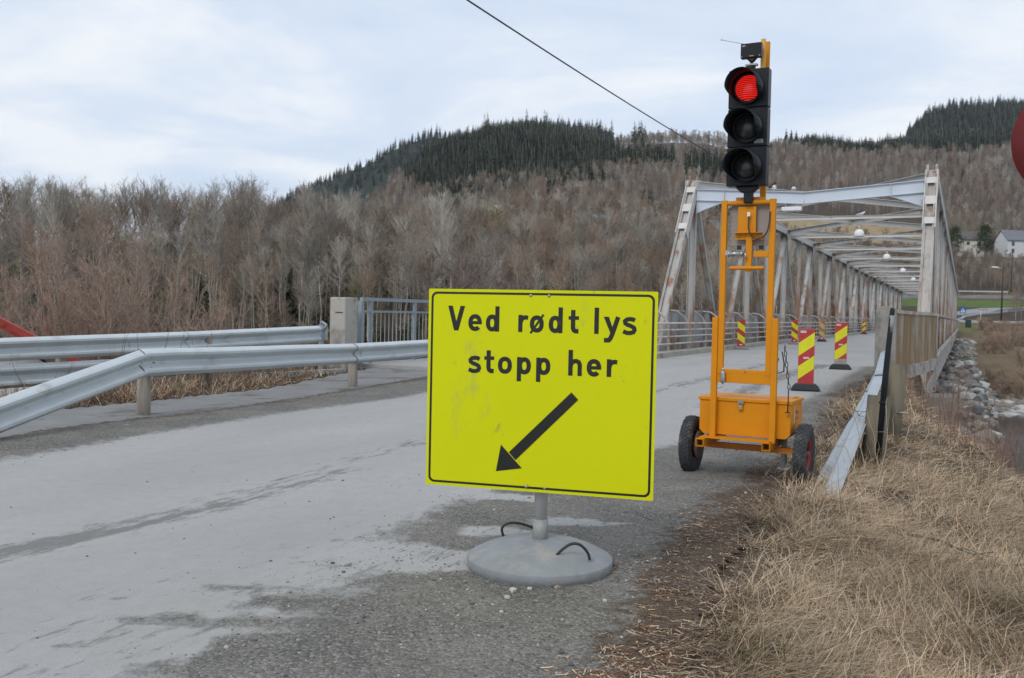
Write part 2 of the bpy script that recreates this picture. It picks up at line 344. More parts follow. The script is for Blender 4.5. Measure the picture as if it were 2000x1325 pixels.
# ---------------------------------------------------------------- asphalt / gravel material shared by the road and the bridge deck
def road_material():
    m = bpy.data.materials.new('asphalt'); m.use_nodes = True; t = m.node_tree; b = t.nodes['Principled BSDF']
    tcn = N(t, 'ShaderNodeTexCoord'); geo = N(t, 'ShaderNodeNewGeometry'); P = geo.outputs['Position']
    def noise(scale, det=5, rough=.6, stretch=None, w_=0):
        mp = N(t, 'ShaderNodeMapping'); L(t, P, mp.inputs[0]); mp.inputs['Location'].default_value = (w_, w_*.7, 0)
        if stretch:
            mp.inputs['Rotation'].default_value = (0, 0, R(24)); m2_ = N(t, 'ShaderNodeMapping'); L(t, mp.outputs[0], m2_.inputs[0]); m2_.inputs['Scale'].default_value = stretch; mp = m2_
        n = N(t, 'ShaderNodeTexNoise'); n.inputs['Scale'].default_value = scale; n.inputs['Detail'].default_value = det; n.inputs['Roughness'].default_value = rough
        L(t, mp.outputs[0], n.inputs['Vector']); return n.outputs[0]
    def rng_(v, a, b_, c=0., d=1.):
        n = N(t, 'ShaderNodeMapRange'); L(t, v, n.inputs[0]); n.inputs[1].default_value = a; n.inputs[2].default_value = b_
        n.inputs[3].default_value = c; n.inputs[4].default_value = d; return n.outputs[0]
    def math_(op, a, b_):
        n = N(t, 'ShaderNodeMath', operation=op)
        for i_, q in enumerate((a, b_)):
            if isinstance(q, (int, float)): n.inputs[i_].default_value = q
            else: L(t, q, n.inputs[i_])
        return n.outputs[0]
    def mix(f, a, b_):
        n = N(t, 'ShaderNodeMix', data_type='RGBA'); L(t, f, n.inputs[0])
        for i_, q in ((6, a), (7, b_)):
            if isinstance(q, tuple): n.inputs[i_].default_value = (*q, 1)
            else: L(t, q, n.inputs[i_])
        return n.outputs[2]
    A = mix(rng_(noise(.7, 4, .6, (1, .35, 1)), .3, .7), (.345, .342, .33), (.425, .42, .405))
    A = mix(rng_(noise(9, 6, .75, None, 8), .42, .68, 0, .35), A, (.27, .268, .26))
    A = mix(rng_(noise(60, 3, .8, None, 4), .52, .70, 0, .4), A, (.25, .248, .24))
    A = mix(rng_(noise(160, 2, .7), .35, .75, 0, .45), A, (.22, .225, .23))
    A = mix(rng_(noise(240, 1, .7, None, 5), .66, .74, 0, .6), A, (.62, .62, .60))
    at = N(t, 'ShaderNodeAttribute'); at.attribute_name = 'wear'
    wsum = math_('ADD', math_('MULTIPLY', noise(6.5, 8, .78, (1.7, .42, 1), 3), 1.35), at.outputs['Fac'])
    A = mix(rng_(wsum, .80, .93, 0, .85), A, (.165, .16, .15))
    G = mix(rng_(noise(1.6, 6, .65, None, 11), .38, .62), (.115, .108, .096), (.20, .185, .16))
    vo = N(t, 'ShaderNodeTexVoronoi'); vo.inputs['Scale'].default_value = 75; L(t, P, vo.inputs['Vector'])
    sc_ = N(t, 'ShaderNodeSeparateColor'); L(t, vo.outputs['Color'], sc_.inputs[0])
    G = mix(rng_(sc_.outputs[0], 0, 1, 0, .8), G, mix(sc_.outputs[1], (.07, .07, .07), (.34, .33, .31)))
    ag = N(t, 'ShaderNodeAttribute'); ag.attribute_name = 'gravel'
    gs = math_('ADD', ag.outputs['Fac'], math_('MULTIPLY', math_('SUBTRACT', noise(7, 8, .78, None, 2), .5), 1.25))
    gm = rng_(gs, .36, .64)
    aso = N(t, 'ShaderNodeAttribute'); aso.attribute_name = 'soil'
    so = rng_(math_('ADD', aso.outputs['Fac'], math_('MULTIPLY', math_('SUBTRACT', noise(9, 8, .75, None, 6), .5), 1.3)), .42, .62)
    S = mix(rng_(noise(45, 4, .7, None, 9), .35, .65), (.055, .042, .032), (.15, .11, .08))
    C = mix(so, mix(gm, A, G), S); L(t, C, b.inputs['Base Color'])
    b.inputs['Roughness'].default_value = .93; b.inputs['Specular IOR Level'].default_value = .2
    hgt = math_('ADD', math_('MULTIPLY', noise(120, 3, .7), .25), math_('MULTIPLY', math_('MULTIPLY', vo.outputs['Distance'], gm), -1.2))
    bp = N(t, 'ShaderNodeBump'); bp.inputs['Strength'].default_value = .9; bp.inputs['Distance'].default_value = .008
    L(t, hgt, bp.inputs['Height']); L(t, bp.outputs[0], b.inputs['Normal'])
    return m
ASPH = road_material()
def strip_grid(name, left, right, y0, y1, step, zoff, attr_fn, edge_noise=.12, m=None):
    xs = np.arange(-11.5, 12.5, step); ys = np.arange(y0, y1, step); X, Y = np.meshgrid(xs, ys)
    nz_ = (fbm(X*2, Y*2, 3)-.5)*edge_noise
    inside = (sdist(X, Y, left)+nz_ > 0) & (sdist(X, Y, right)+nz_ < 0) & (to_b(X, Y)[1] < -1.02)
    idx = -np.ones(X.shape, int); n, k = X.shape
    fi = inside[:-1, :-1] & inside[1:, :-1] & inside[:-1, 1:] & inside[1:, 1:]
    i, j = np.nonzero(fi); a = i*k+j; F = np.stack([a, a+1, a+k+1, a+k], -1)
    u, inv = np.unique(F, return_inverse=True); F = inv.reshape(-1, 4); x = X.ravel()[u]; y = Y.ravel()[u]
    gr, wr, dz = attr_fn(x, y); so = np.clip(.5+(sdist(x, y, VERGE)+.12)*1.5+(fbm(x*1.7, y*1.7, 3)-.5)*.9, 0, 1)*sstep(.3, 1.5, y-2); so = np.maximum(so, np.clip(.62-np.abs(sdist(x, y, PATH_I)-.12-(fbm(x, y, 3)-.5)*.5)*1.5, 0, 1)*.95*(y > 6))
    z = base(x, y)+zoff+dz
    o = np_mesh(name, np.stack([x, y, z], -1), F, m or ASPH, smooth=True, fattr={'gravel': gr, 'wear': wr, 'soil': so}); o['kind'] = 'structure'; return o
def road_attr(x, y):
    dr = sdist(x, y, ROAD_R); dl = -sdist(x, y, ROAD_L)
    wob = (fbm(x*.9+3, y*.9, 3)-.5)*.7
    g = np.maximum(dr+wob*np.clip(1-(y-6)/14, .35, 1), dl-.05+wob*.3)
    k = np.where(y < 6, 1.0, 1.5); gravel = np.clip(.46+g*k, 0, 1)
    # sheltered pale dust patches in the gravel beside the sign foot, a few more on the shoulder
    x0_, y0_ = x, y; x = x+(fbm(x*4+5, y*4, 3)-.5)*.34; y = y+(fbm(x*4, y*4+9, 3)-.5)*.26
    for cx, cy, rx, ry in ((-.42, 5.15, .52, .33), (-.05, 5.75, .28, .16), (.45, 6.1, .35, .12), (-1.45, 3.7, .25, .12), (-.35, 3.25, .3, .1), (-2.0, 3.5, .3, .12), (.1, 6.9, .3, .1)):
        gravel = gravel-.95*np.exp(-(((x-cx)/rx)**2+((y-cy)/ry)**2)**1.5)
    for cx, cy, rx, ry, am in ((-1.35, 4.55, .28, .09, .55), (-1.5, 4.05, .45, .11, .6), (-1.75, 3.7, .35, .07, .5), (-1.3, 3.72, .35, .11, .6), (-1.95, 3.42, .4, .06, .55), (-1.05, 4.35, .3, .09, .5), (-1.2, 5.0, .3, .045, .45), (-1.9, 4.35, .2, .05, .5), (-2.3, 4.9, .3, .04, .45), (-1.0, 3.5, .5, .15, .5)):
        gravel = gravel+am*np.exp(-(((x-cx)/rx)**2+((y-cy)/ry)**2))
    x, y = x0_, y0_; wear = np.zeros_like(x)
    for pts, wd, am in (([(-5.2, -1), (-2.75, 5.2), (-2.25, 6.3), (-.95, 9.8), (1.4, 14.5), (4.8, 20), (7.2, 25)], .24, .24), ([(-2.9, 5.0), (-2.0, 6.3), (-1.3, 8.0)], .16, .20), ([(3.0, 14), (5.2, 18.5), (8.2, 24)], .25, .28)):
        wear = wear+am*np.exp(-(sdist(x, y, pts)/wd)**2)
    wear = wear+.15*sstep(2.6, .1, -dr)*sstep(8, 4.5, y)+.10*sstep(12, 17, y)+(fbm(x*.35, y*.35, 3)-.5)*.26
    dz = .012*sstep(-.1, .5, g)+(fbm(x*3, y*3, 3)-.5)*.016*sstep(0, .5, g)-.012*np.clip((-dr-3)/3, 0, 1)*0
    return gravel, wear-.08, dz
VERGE_W = [(a+.38, b) for a, b in VERGE]
strip_grid('road', PATH_I, VERGE_W, -3, 25.8, .07, 0.0, road_attr)
def path_attr(x, y):
    di = -sdist(x, y, PATH_I); do = -sdist(x, y, PATH_O); e_ = np.minimum(sdist(x, y, PATH_O), -sdist(x, y, PATH_I))
    return np.clip(.30-e_*1.2+(fbm(x, y, 3)-.5)*.2, 0, 1), .03+(fbm(x*.5, y*.5, 3)-.5)*.3, np.zeros_like(x)
strip_grid('footpath', PATH_O, [(a+.25, b) for a, b in PATH_I], 0, 26, .12, -.012, path_attr, m=mat('path_asphalt', (.22, .222, .22), rough=.93, var=.16, scale=1.6, bump=.5, bscale=80, spec=.15, dirt=((.13, .115, .095), .40, 1.1, 1.)))

# ---------------------------------------------------------------- materials
STEEL = mat('bridge_steel', (.43, .42, .40), rough=.55, var=.12, scale=1.2, bump=.15, bscale=30,
            rust=((.27, .165, .11), .44, 1.5, 5.0, (.0, 3.5, .11)), dirt=((.40, .355, .31), .38, .8, 4.0, (0., 4., .05)))
STEELC = mat('bridge_steel_clean', (.53, .515, .485), rough=.5, var=.08, scale=1.5, rust=((.30, .17, .10), .30, 2.0, 2.0))
RUSTY = mat('bridge_steel_rusty', (.42, .40, .375), rough=.75, var=.15, scale=1.5, bump=.3, bscale=25, rust=((.27, .15, .095), .44, 2.2, 4.0))
DARKST = mat('bridge_steel_dark', (.13, .12, .11), rough=.8, var=.3, scale=3, rust=((.16, .09, .06), .5, 3., 4.))
GALV = mat('galvanised_steel', (.53, .57, .58), rough=.45, metal=.15, var=.07, scale=2.5, bump=.05, bscale=60, dirt=((.36, .36, .34), .36, 1.8, .6))
GALVD = mat('galvanised_grey', (.27, .31, .34), rough=.5, metal=.15, var=.08, scale=3)
CONC = mat('concrete', (.24, .23, .205), rough=.9, var=.16, scale=3, bump=.5, bscale=22, dirt=((.15, .145, .13), .44, 2.2, 2.0))
CONCL = mat('pale_concrete', (.39, .37, .33), rough=.9, var=.12, scale=2, bump=.4, bscale=22, dirt=((.24, .22, .19), .42, 2.0, 1.0))
CONCF = mat('concrete_foot', (.225, .24, .25), rough=.9, var=.13, scale=7, bump=.4, bscale=45, dirt=((.30, .29, .27), .45, 5.0, 1.0))
WOODG = mat('weathered_wood', (.27, .24, .205), rough=.9, var=.2, scale=14, bump=.5, bscale=30, streak=9, dirt=((.15, .135, .11), .46, 5., 8.))
WOODB = mat('stained_wood', (.145, .125, .088), rough=.85, var=.25, scale=10, bump=.5, bscale=30, streak=9, dirt=((.085, .08, .06), .47, 3., 4.))
ORANGE = mat('orange_paint', (.60, .225, .006), rough=.5, var=.07, scale=4, spec=.2, dirt=((.45, .21, .05), .33, 5., 2.))
BLACKP = mat('black_plastic', (.010, .012, .015), rough=.38, var=.15, scale=9, spec=.22)
BLACKM = mat('black_metal', (.02, .02, .021), rough=.6, var=.2, scale=9)
RUBBER = mat('tyre_rubber', (.045, .048, .052), rough=.85, var=.25, scale=14, spec=.3, dirt=((.11, .105, .095), .42, 7., 1.))
WHITE = mat('white_paint', (.72, .73, .73), rough=.5, var=.06, scale=4)
REDP = mat('red_paint', (.36, .035, .03), rough=.6, var=.15, scale=4)
ZINC = mat('zinc_plate', (.33, .32, .30), rough=.4, metal=.6, var=.15, scale=9)
CHROME = mat('winch_metal', (.38, .40, .40), rough=.32, metal=.8, var=.2, scale=30)
BRASS = mat('brass', (.50, .37, .17), rough=.35, metal=.7, var=.1)
CABLE = mat('black_cable', (.025, .025, .027), rough=.5)

# ---------------------------------------------------------------- yellow warning sign
def homog(src, dst):
    A = []; B = []
    for (x, y), (u, v) in zip(src, dst):
        A += [[x, y, 1, 0, 0, 0, -u*x, -u*y], [0, 0, 0, x, y, 1, -v*x, -v*y]]; B += [u, v]
    h = np.append(np.linalg.solve(np.array(A, float), np.array(B, float)), 1).reshape(3, 3); return h
SW, SH = 1.265, 1.09
HB = homog([(47, 67), (1338, 78), (48, 1163), (1317, 1265)], [(0, SH), (SW, SH), (0, 0), (SW, 0)])
def bp_(x, y):
    q = HB@np.array([x, y, 1.0]); return (q[0]/q[2], q[1]/q[2])
def warning_sign():
    yaw = R(15.6); root = empty('warning_sign', (.178, 5.03, 0), -yaw)
    tag(root, 'big yellow rectangular board reading Ved rødt lys stopp her, on a round concrete foot', 'road sign')
    fluo = mat('yellow_sheeting', (.575, .60, .004), rough=.5, var=.025, scale=1.5, spec=.12,
               dirt=((.40, .41, .07), .365, 2.6, 2.2), rust=((.20, .20, .05), .32, 7., 1.6))
    ink = mat('black_film', (.012, .012, .010), rough=.45, var=.3, scale=12, dirt=((.05, .05, .045), .33, 9., 1.))
    zb = .432; x0 = -SW/2-.012; Y = -.085                   # board plane, in front of the pole
    O = (x0, Y, zb)
    bd = MB()
    rr = .006; cs = []
    for cx, cy, a0 in ((rr, rr, 180), (SW-rr, rr, 270), (SW-rr, SH-rr, 0), (rr, SH-rr, 90)):
        cs += [(cx+rr*math.cos(R(a0+t)), cy+rr*math.sin(R(a0+t))) for t in (0, 30, 60, 90)]
    bd.prism(cs, O, (1, 0, 0), (0, 0, 1), (0, .004, 0))
    board = bd.build('board', fluo, root)
    for z in (zb+.12, zb+SH-.12):                        # aluminium rails behind
        fr = MB(); fr.box((x0+SW/2, Y+.018, z), (SW-.1, .026, .04)); fr.build('back_rail', ZINC, root, bevel=.002)
    # border line, lettering and arrow: thin film on the sheet
    lay = [0]
    def film(mb_, poly):
        lay[0] += 1; mb_.flat(poly, (x0, Y-.0006-.00004*lay[0], zb), (1, 0, 0), (0, 0, 1))
    bm_ = MB(); ins, th, ra = .0155, .0125, .034
    def loop(i_, r_):
        p = []
        for cx, cy, a0 in ((i_+r_, i_+r_, 180), (SW-i_-r_, i_+r_, 270), (SW-i_-r_, SH-i_-r_, 0), (i_+r_, SH-i_-r_, 90)):
            p += [(cx+r_*math.cos(R(a0+q*15)), cy+r_*math.sin(R(a0+q*15))) for q in range(7)]
        return p
    a_, b_ = loop(ins, ra), loop(ins+th, ra-th*.8); n = len(a_)
    vs = [(x0+p[0], Y-.0006, zb+p[1]) for p in a_+b_]
    bm_.add(vs, [(i, (i+1) % n, (i+1) % n+n, i+n) for i in range(n)]); bm_.build('border_line', ink, board, fix=False)
    U = .000985
    def ribbon(mb_, pts, w_, closed=False):
        pts = [Vector((p[0], p[1])) for p in pts]; n = len(pts); lft = []; rgt = []
        for i, p in enumerate(pts):
            a = pts[(i-1) % n] if (closed or i > 0) else None; b = pts[(i+1) % n] if (closed or i < n-1) else None
            d1 = (p-a).normalized() if a is not None else None; d2 = (b-p).normalized() if b is not None else None
            d = ((d1 or d2)+(d2 or d1)).normalized(); nn = Vector((-d.y, d.x)); k = 1/max(.35, nn.dot(Vector((-(d1 or d2).y, (d1 or d2).x))))
            lft.append(p+nn*w_/2*k); rgt.append(p-nn*w_/2*k)
        m = n if closed else n-1
        lay[0] += 1; yy = Y-.0006-.00004*lay[0]
        vs = [(x0+q.x, yy, zb+q.y) for q in lft+rgt]
        mb_.add(vs, [(i, (i+1) % n, (i+1) % n+n, i+n) for i in range(m)])
    def ell(cx, cy, rx, ry, a0=0, a1=360, n=28):
        out_ = []
        for i in range(n+(0 if a1-a0 == 360 else 1)):
            a = R(a0+(a1-a0)*i/n); c_, s_ = math.cos(a), math.sin(a); e_ = .88
            out_.append((cx+rx*math.copysign(abs(c_)**e_, c_), cy+ry*math.copysign(abs(s_)**e_, s_)))
        return out_
    def cut_v():                                         # V as three polygons with flat terminals
        return [('P', [(0, 138), (27, 138), (64, 0), (37, 0)]), ('P', [(100, 138), (73, 138), (36, 0), (63, 0)])]
    def glyph(ch):
        g = []
        if ch == 'V': g = cut_v()
        elif ch == 'e': g = [('S', ell(40, 46, 27, 35, 2, 318), 26), ('S', [(16, 46), (79.5, 46)], 19)]
        elif ch == 'd': g = [('C', ell(37, 46, 24, 35), 26), ('S', [(66, -1), (66, 139)], 26)]
        elif ch == 'r': g = [('S', [(13, 0), (13, 94)], 26), ('S', [(14, 52), (19, 68), (29, 78), (42, 81), (56, 79)], 25)]
        elif ch == 'ø': g = [('C', ell(41, 46, 27, 35), 26), ('S', [(6, -6), (78, 98)], 13)]
        elif ch == 't': g = [('S', [(25, 126), (25, 30), (29, 18), (38, 12), (56, 12)], 26), ('S', [(0, 83), (57, 83)], 21)]
        elif ch == 'l': g = [('S', [(12, 0), (12, 141)], 26)]
        elif ch == 'y': g = [('P', [(0, 93), (28, 93), (55, 20), (41, -2)]), ('S', [(78, 93), (52, 12), (40, -20), (30, -32), (4, -33)], 26)]
        elif ch == 's': g = [('S', [(70, 76), (58, 82), (42, 83), (26, 80), (17, 71), (19, 60), (30, 53), (50, 46), (65, 38), (69, 26), (63, 14), (48, 9), (30, 9), (8, 17)], 24)]
        elif ch == 'o': g = [('C', ell(41, 46, 28, 35), 26)]
        elif ch == 'p': g = [('S', [(13, 93), (13, -40)], 26), ('C', ell(43, 46, 25, 35), 26)]
        elif ch == 'h': g = [('S', [(13, 0), (13, 139)], 26), ('S', [(13, 52), (19, 68), (30, 78), (44, 80), (58, 74), (64, 60), (64, 0)], 25)]
        return g
    rows = [([('V', 155), ('e', 268), ('d', 366), ('r', 547), ('ø', 611), ('d', 718), ('t', 830), ('l', 976), ('y', 1028), ('s', 1131)], lambda x: 303+(x-200)*.0215),
            ([('s', 268), ('t', 361), ('o', 437), ('p', 543), ('p', 651), ('h', 831), ('e', 935), ('r', 1048)], lambda x: 540+(x-300)*.031)]
    for letters, bl in rows:
        for ch, px in letters:
            ox, oy = bp_(px, bl(px)); tx = MB()
            for prim in glyph(ch):
                pts = [(ox+q[0]*U, oy+q[1]*U) for q in prim[1]]
                if prim[0] == 'P': film(tx, pts)
                else: ribbon(tx, pts, prim[2]*U*.93, prim[0] == 'C')
            tx.build('letter', ink, board, fix=False)
    ar = MB()
    film(ar, [bp_(*p) for p in ((436, 1093), (462, 945), (580, 1078))]); film(ar, [bp_(*p) for p in ((506, 988), (852, 652), (891, 694), (544, 1032))])
    ar.build('arrow', ink, board, fix=False)
    for bx, bz in ((616, 103), (719, 105), (605, 1181), (708, 1190)):
        q = bp_(bx, bz); b_ = MB(); b_.lathe([(0, .0035), (.006, .003), (.0085, .0), (.0085, -.002)], 12, (x0+q[0], Y-.0012, zb+q[1]), Matrix.Rotation(R(90), 3, 'X'))
        b_.build('bolt', ZINC, board)
    # pole, socket, foot
    p = MB(); p.tube([(0, 0, .13), (0, 0, zb+SH-.1)], .036, 20); p.tube([(0, 0, .12), (0, 0, .272)], .0415, 24, m=1)
    p.build('pole', [mat('pale_tube', (.44, .44, .43), rough=.5, metal=.2, var=.1, scale=9, streak=6), mat('socket_tube', (.26, .27, .26), rough=.6, metal=.2, var=.2, scale=20)], root)
    f = MB(); f.lathe([(.0, .002), (.385, .002), (.398, .010), (.400, .060), (.398, .0635)], 72); prof = [(.3975, .0638), (.388, .072), (.345, .094), (.30, .115), (.25, .133), (.20, .146), (.15, .155), (.10, .161), (.05, .164), (0, .165)]
    f.lathe(prof, 72); foot = f.build('foot', CONCF, root)
    me = foot.data
    for pts in ([(-.236, .10, .12), (-.245, .09, .18), (-.20, .11, .208), (-.13, .15, .195), (-.055, .20, .155), (-.03, .21, .13)],
                [(.13, -.20, .122), (.17, -.19, .165), (.215, -.175, .193), (.26, -.165, .186), (.295, -.15, .145), (.305, -.145, .108)]):
        P_ = [Vector(q) for q in pts]; sm_ = []
        for i in range(len(P_)-1):
            a, b, c, d = P_[max(i-1, 0)], P_[i], P_[i+1], P_[min(i+2, len(P_)-1)]
            for t in (0, .25, .5, .75): sm_.append(.5*((2*b)+(-a+c)*t+(2*a-5*b+4*c-d)*t*t+(-a+3*b-3*c+d)*t**3))
        sm_.append(P_[-1]); k = MB(); k.tube(sm_, .0075, 10); k.build('rope_handle', CABLE, foot)
warning_sign()

# ---------------------------------------------------------------- signal trailer
def signal_trailer():
    root = empty('signal_trailer', (2.07, 8.06, h1(1.62, 8.3)+.03), -R(28))
    tag(root, 'orange two-wheeled trailer carrying a portable traffic light showing red', 'signal trailer')
    # tool box with chamfered lower corners and an overhanging lid
    b = MB(); x0, x1, z0, z1, c_ = -.385, .40, .375, .675, .035
    b.prism([(x0+c_, z0), (x1-c_, z0), (x1, z0+c_), (x1, z1), (x0, z1), (x0, z0+c_)], (0, -.12, 0), (1, 0, 0), (0, 0, 1), (0, .50, 0))
    box = b.build('tool_box', ORANGE, root, bevel=.004)
    l_ = MB(); l_.box(((x0+x1)/2, .13, z1+.012), (x1-x0+.024, .524, .028)); l_.box((x1-.03, .26, z1+.033), (.03, .06, .014))
    lid = l_.build('lid', ORANGE, box, bevel=.003)
    k = MB(); k.box((-.02, -.142, .625), (.036, .016, .036)); k.tube([(-.033, -.142, .64), (-.033, -.142, .662), (-.02, -.142, .676), (-.007, -.142, .662), (-.007, -.142, .64)], .0035, 8, m=1)
    k.build('padlock', [BRASS, ZINC], box, bevel=.002)
    k = MB(); k.box((-.02, -.135, .672), (.05, .012, .03)); k.build('hasp', ZINC, box)
    # printed logo on the right end: dark slanted emblem, grey word and line
    lg = MB(); X = x1+.0012
    ink = mat('logo_grey', (.16, .15, .17), rough=.5); red = mat('logo_red', (.38, .03, .02), rough=.5); wh = mat('logo_white', (.62, .58, .54), rough=.5)
    def lp(poly, m): lg.flat(poly, (X, 0, 0), (0, 1, 0), (0, 0, 1), m)
    lp([(.02, .50), (.045, .495), (.065, .655), (.045, .64)], 2); lp([(.032, .52), (.05, .52), (.085, .60), (.072, .60)], 2); X += .0004
    lp([(.055, .592), (.105, .592), (.105, .600), (.055, .600)], 1); lp([(.052, .555), (.09, .555), (.09, .562), (.052, .562)], 1)
    X += .0003
    for z_, h_, n_, y_, w_ in ((.571, .030, 7, .10, .017), (.528, .016, 9, .085, .014)):      # grey strokes of the worn, unreadable lettering
        for i in range(n_):
            lp([(y_+i*w_*1.12, z_), (y_+i*w_*1.12+w_*.4, z_), (y_+i*w_*1.12+w_*.4, z_+h_), (y_+i*w_*1.12, z_+h_)], 0)
            lp([(y_+i*w_*1.12+w_*.4, z_+h_*(.75 if i % 2 else .0)), (y_+i*w_*1.12+w_*.95, z_+h_*(.75 if i % 2 else .0)), (y_+i*w_*1.12+w_*.95, z_+h_*(1 if i % 2 else .25)), (y_+i*w_*1.12+w_*.4, z_+h_*(1 if i % 2 else .25))], 0)
    lg.build('logo', [ink, red, wh], box, fix=False)
    # chassis: two square tubes running to the front, cross plate, axle
    ch = MB()
    for x in (-.315, .235):
        s_, t_, y0, y1, z = .066, .005, -.34 if x < 0 else -.28, .42, .318
        for p in (((x, 0, z+s_/2-t_/2), (s_, y1-y0, t_)), ((x, 0, z-s_/2+t_/2), (s_, y1-y0, t_)), ((x-s_/2+t_/2, 0, z), (t_, y1-y0, s_-2*t_)), ((x+s_/2-t_/2, 0, z), (t_, y1-y0, s_-2*t_))):
            ch.box((p[0][0], (y0+y1)/2, p[0][2]), p[1])
        ch.box((x, y0+.10, z), (s_-2*t_, .004, s_-2*t_), m=1)
    ch.box((-.04, -.19, .357), (.60, .17, .008))
    ch.build('chassis', [ORANGE, DARKST], root)
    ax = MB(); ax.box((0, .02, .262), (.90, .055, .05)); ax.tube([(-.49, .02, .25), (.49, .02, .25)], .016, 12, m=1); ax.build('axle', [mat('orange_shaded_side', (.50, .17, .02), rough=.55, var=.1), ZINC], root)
    lgm = MB(); lgm.tube([(.30, .16, .09), (.30, .16, .40)], .028, 14); lgm.box((.30, .16, .085), (.09, .09, .008)); lgm.build('support_leg', GALV, root)
    # wheels
    rim_m = mat('rim_red', (.30, .022, .018), rough=.5, var=.2, scale=9)
    for sx in (-1, 1):
        M = Matrix.Rotation(R(90), 3, 'Y'); cx = sx*.493
        prof = [(.135, -.036), (.150, -.050), (.20, -.057), (.232, -.050), (.243, -.042), (.25, -.02), (.2515, 0), (.25, .02), (.243, .042), (.232, .050), (.20, .057), (.150, .050), (.135, .036)]
        rm = MB(); rm.lathe([(.0, -.012*sx), (.05, -.012*sx), (.055, .012*sx), (.10, .008*sx), (.118, -.005*sx), (.122, -.035), (.138, -.038), (.138, .038), (.122, .035), (.118, .012)], 32, (cx, .02, .25), M)
        rm.lathe([(0, .045), (.022, .045), (.026, -.045), (0, -.045)], 16, (cx, .02, .25), M, m=1)
        wh_ = rm.build('wheel', [rim_m, DARKST], root)
        dk = MB(); dk.lathe([(0, .03), (.125, .03), (.125, .012), (0, .012)], 28, (cx-sx*.045, .02, .25), M); dk.build('rim_shade_disc', DARKST, wh_)  # added dark disc paints the shade on the inner side of the rim
        ty = MB(); ty.lathe(prof, 56, (cx, .02, .25), M)
        nb = 40
        for i in range(nb):                                    # tread blocks
            for j, (xo, ww, ph) in enumerate(((-.034, .018, 0), (-.012, .018, .5), (.012, .018, 0), (.034, .018, .5))):
                a = 2*math.pi*(i+ph)/nb; r_ = .2525 if abs(xo) < .02 else .248
                Mt = Matrix.Rotation(a, 3, 'X'); c = Vector((cx+xo, .02, .25))+Mt@Vector((0, 0, r_))
                ty.box(c, (ww, .026, .009), rot=Mt@Matrix.Rotation(R(18 if xo*((i % 2)*2-1) > 0 else -18), 3, 'Z'))
        ty.build('tyre', RUBBER, wh_)
    # lower sleeves and the sliding frame
    sl = MB()
    for x in (-.250, .262): sl.box((x, -.165, .87), (.05, .05, 1.06))
    sl.box((.01, -.168, .885), (.50, .012, .10)); sl.build('sleeve_frame', ORANGE, root, bevel=.003)
    w_ = MB(); w_.lathe([(0, -.05), (.018, -.05), (.020, -.04), (.020, .04), (.018, .05), (0, .05)], 16, (-.165, -.20, .885)); w_.tube([(-.165, -.20, .93), (-.165, -.20, .965)], .007, 8)
    w_.tube([(-.165, -.20, .84), (-.165, -.205, .805), (-.18, -.22, .795), (-.205, -.235, .795)], .007, 8); w_.build('crank_winch', CHROME, root)
    fr = MB(); y = -.155; xa, xb = -.224, .236
    for x in (xa+.024, xb-.024): fr.box((x, y, 1.66), (.048, .045, 1.50))
    fr.box(((xa+xb)/2, y, .935), (xb-xa-.096, .04, .036)); fr.tube([(xa+.04, y, 2.385), (xb-.04, y, 2.385)], .021, 14)
    fr.box((.02, y+.002, 2.0), (.052, .038, .36))
    fr.box((-.005, y-.0, 1.955+.27), (.155, .022, .17+.08)); fr.box((.125, y, 1.945), (.125, .036, .052))
    for z in (2.105, 2.075+.0): pass
    fr.box((.015, y-.03, 2.125), (.235, .05, .006)); fr.box((.015, y-.006, 2.095), (.235, .006, .055))
    fr.tube([(-.135, y-.03, 1.825), (.155, y-.03, 1.825)], .017, 12); fr.box((.02, y-.01, 1.84), (.05, .036, .09)); fr.box((.01, y+.03, 2.41), (.24, .03, .05))
    frame = fr.build('lift_frame', ORANGE, root, bevel=.003)
    for i, (x, z) in enumerate(((-.075, 2.097), (.10, 2.097), (-.075, 2.415), (.10, 2.415), (.02, .935))):
        q = MB(); q.lathe([(0, .008), (.009, .008), (.010, 0)], 6, (x, y-.012 if z < 2.2 else y+.014, z), Matrix.Rotation(R(90), 3, 'X')); q.build('bolt', ZINC, frame)
    w2 = MB(); Mx = Matrix.Rotation(R(90), 3, 'Y')
    w2.lathe([(0, -.062), (.026, -.062), (.026, -.05), (.021, -.048), (.021, .048), (.026, .05), (.026, .062), (0, .062)], 18, (-.085, y-.045, 1.945), Mx)
    w2.tube([(-.02, y-.045, 1.945), (.0, y-.05, 1.945), (.006, y-.055, 1.90)], .008, 8); w2.box((-.15, y-.02, 1.955), (.05, .03, .04)); w2.build('lift_winch', CHROME, frame)
    bp = MB(); bp.box((.022, y+.05, 2.20), (.345, .018, .36)); pan = bp.build('back_panel', mat('weathered_board', (.30, .265, .245), rough=.85, var=.08, scale=5), root, bevel=.002)
    for x in (-.075, .115):
        q = MB(); q.box((x, y+.035, 2.005), (.036, .02, .034)); q.build('bracket', BLACKM, pan)
    cb_ = MB(); pts = []
    for t in np.linspace(0, 1, 14): a = math.pi*(1+t*.93); pts.append((.105+.085*math.cos(a)+.0, y-.05-.01*math.sin(t*3.14), 2.185+.115*math.sin(a)))
    cb_.tube([(.02, y-.045, 2.27)]+pts+[(.192, y-.03, 2.22), (.195, y-.03, 2.30)], .0065, 8); cb_.box((.02, y-.045, 2.28), (.022, .02, .035), m=1); cb_.build('cable', [CABLE, WHITE], root)
    c2 = MB(); c2.tube([(.315, -.12, 1.12), (.33, -.10, 1.02), (.325, -.08, .95), (.27, -.06, .93), (.26, -.07, 1.0), (.28, -.09, 1.06)], .006, 8); c2.build('cable', CABLE, root)
    chn = MB()
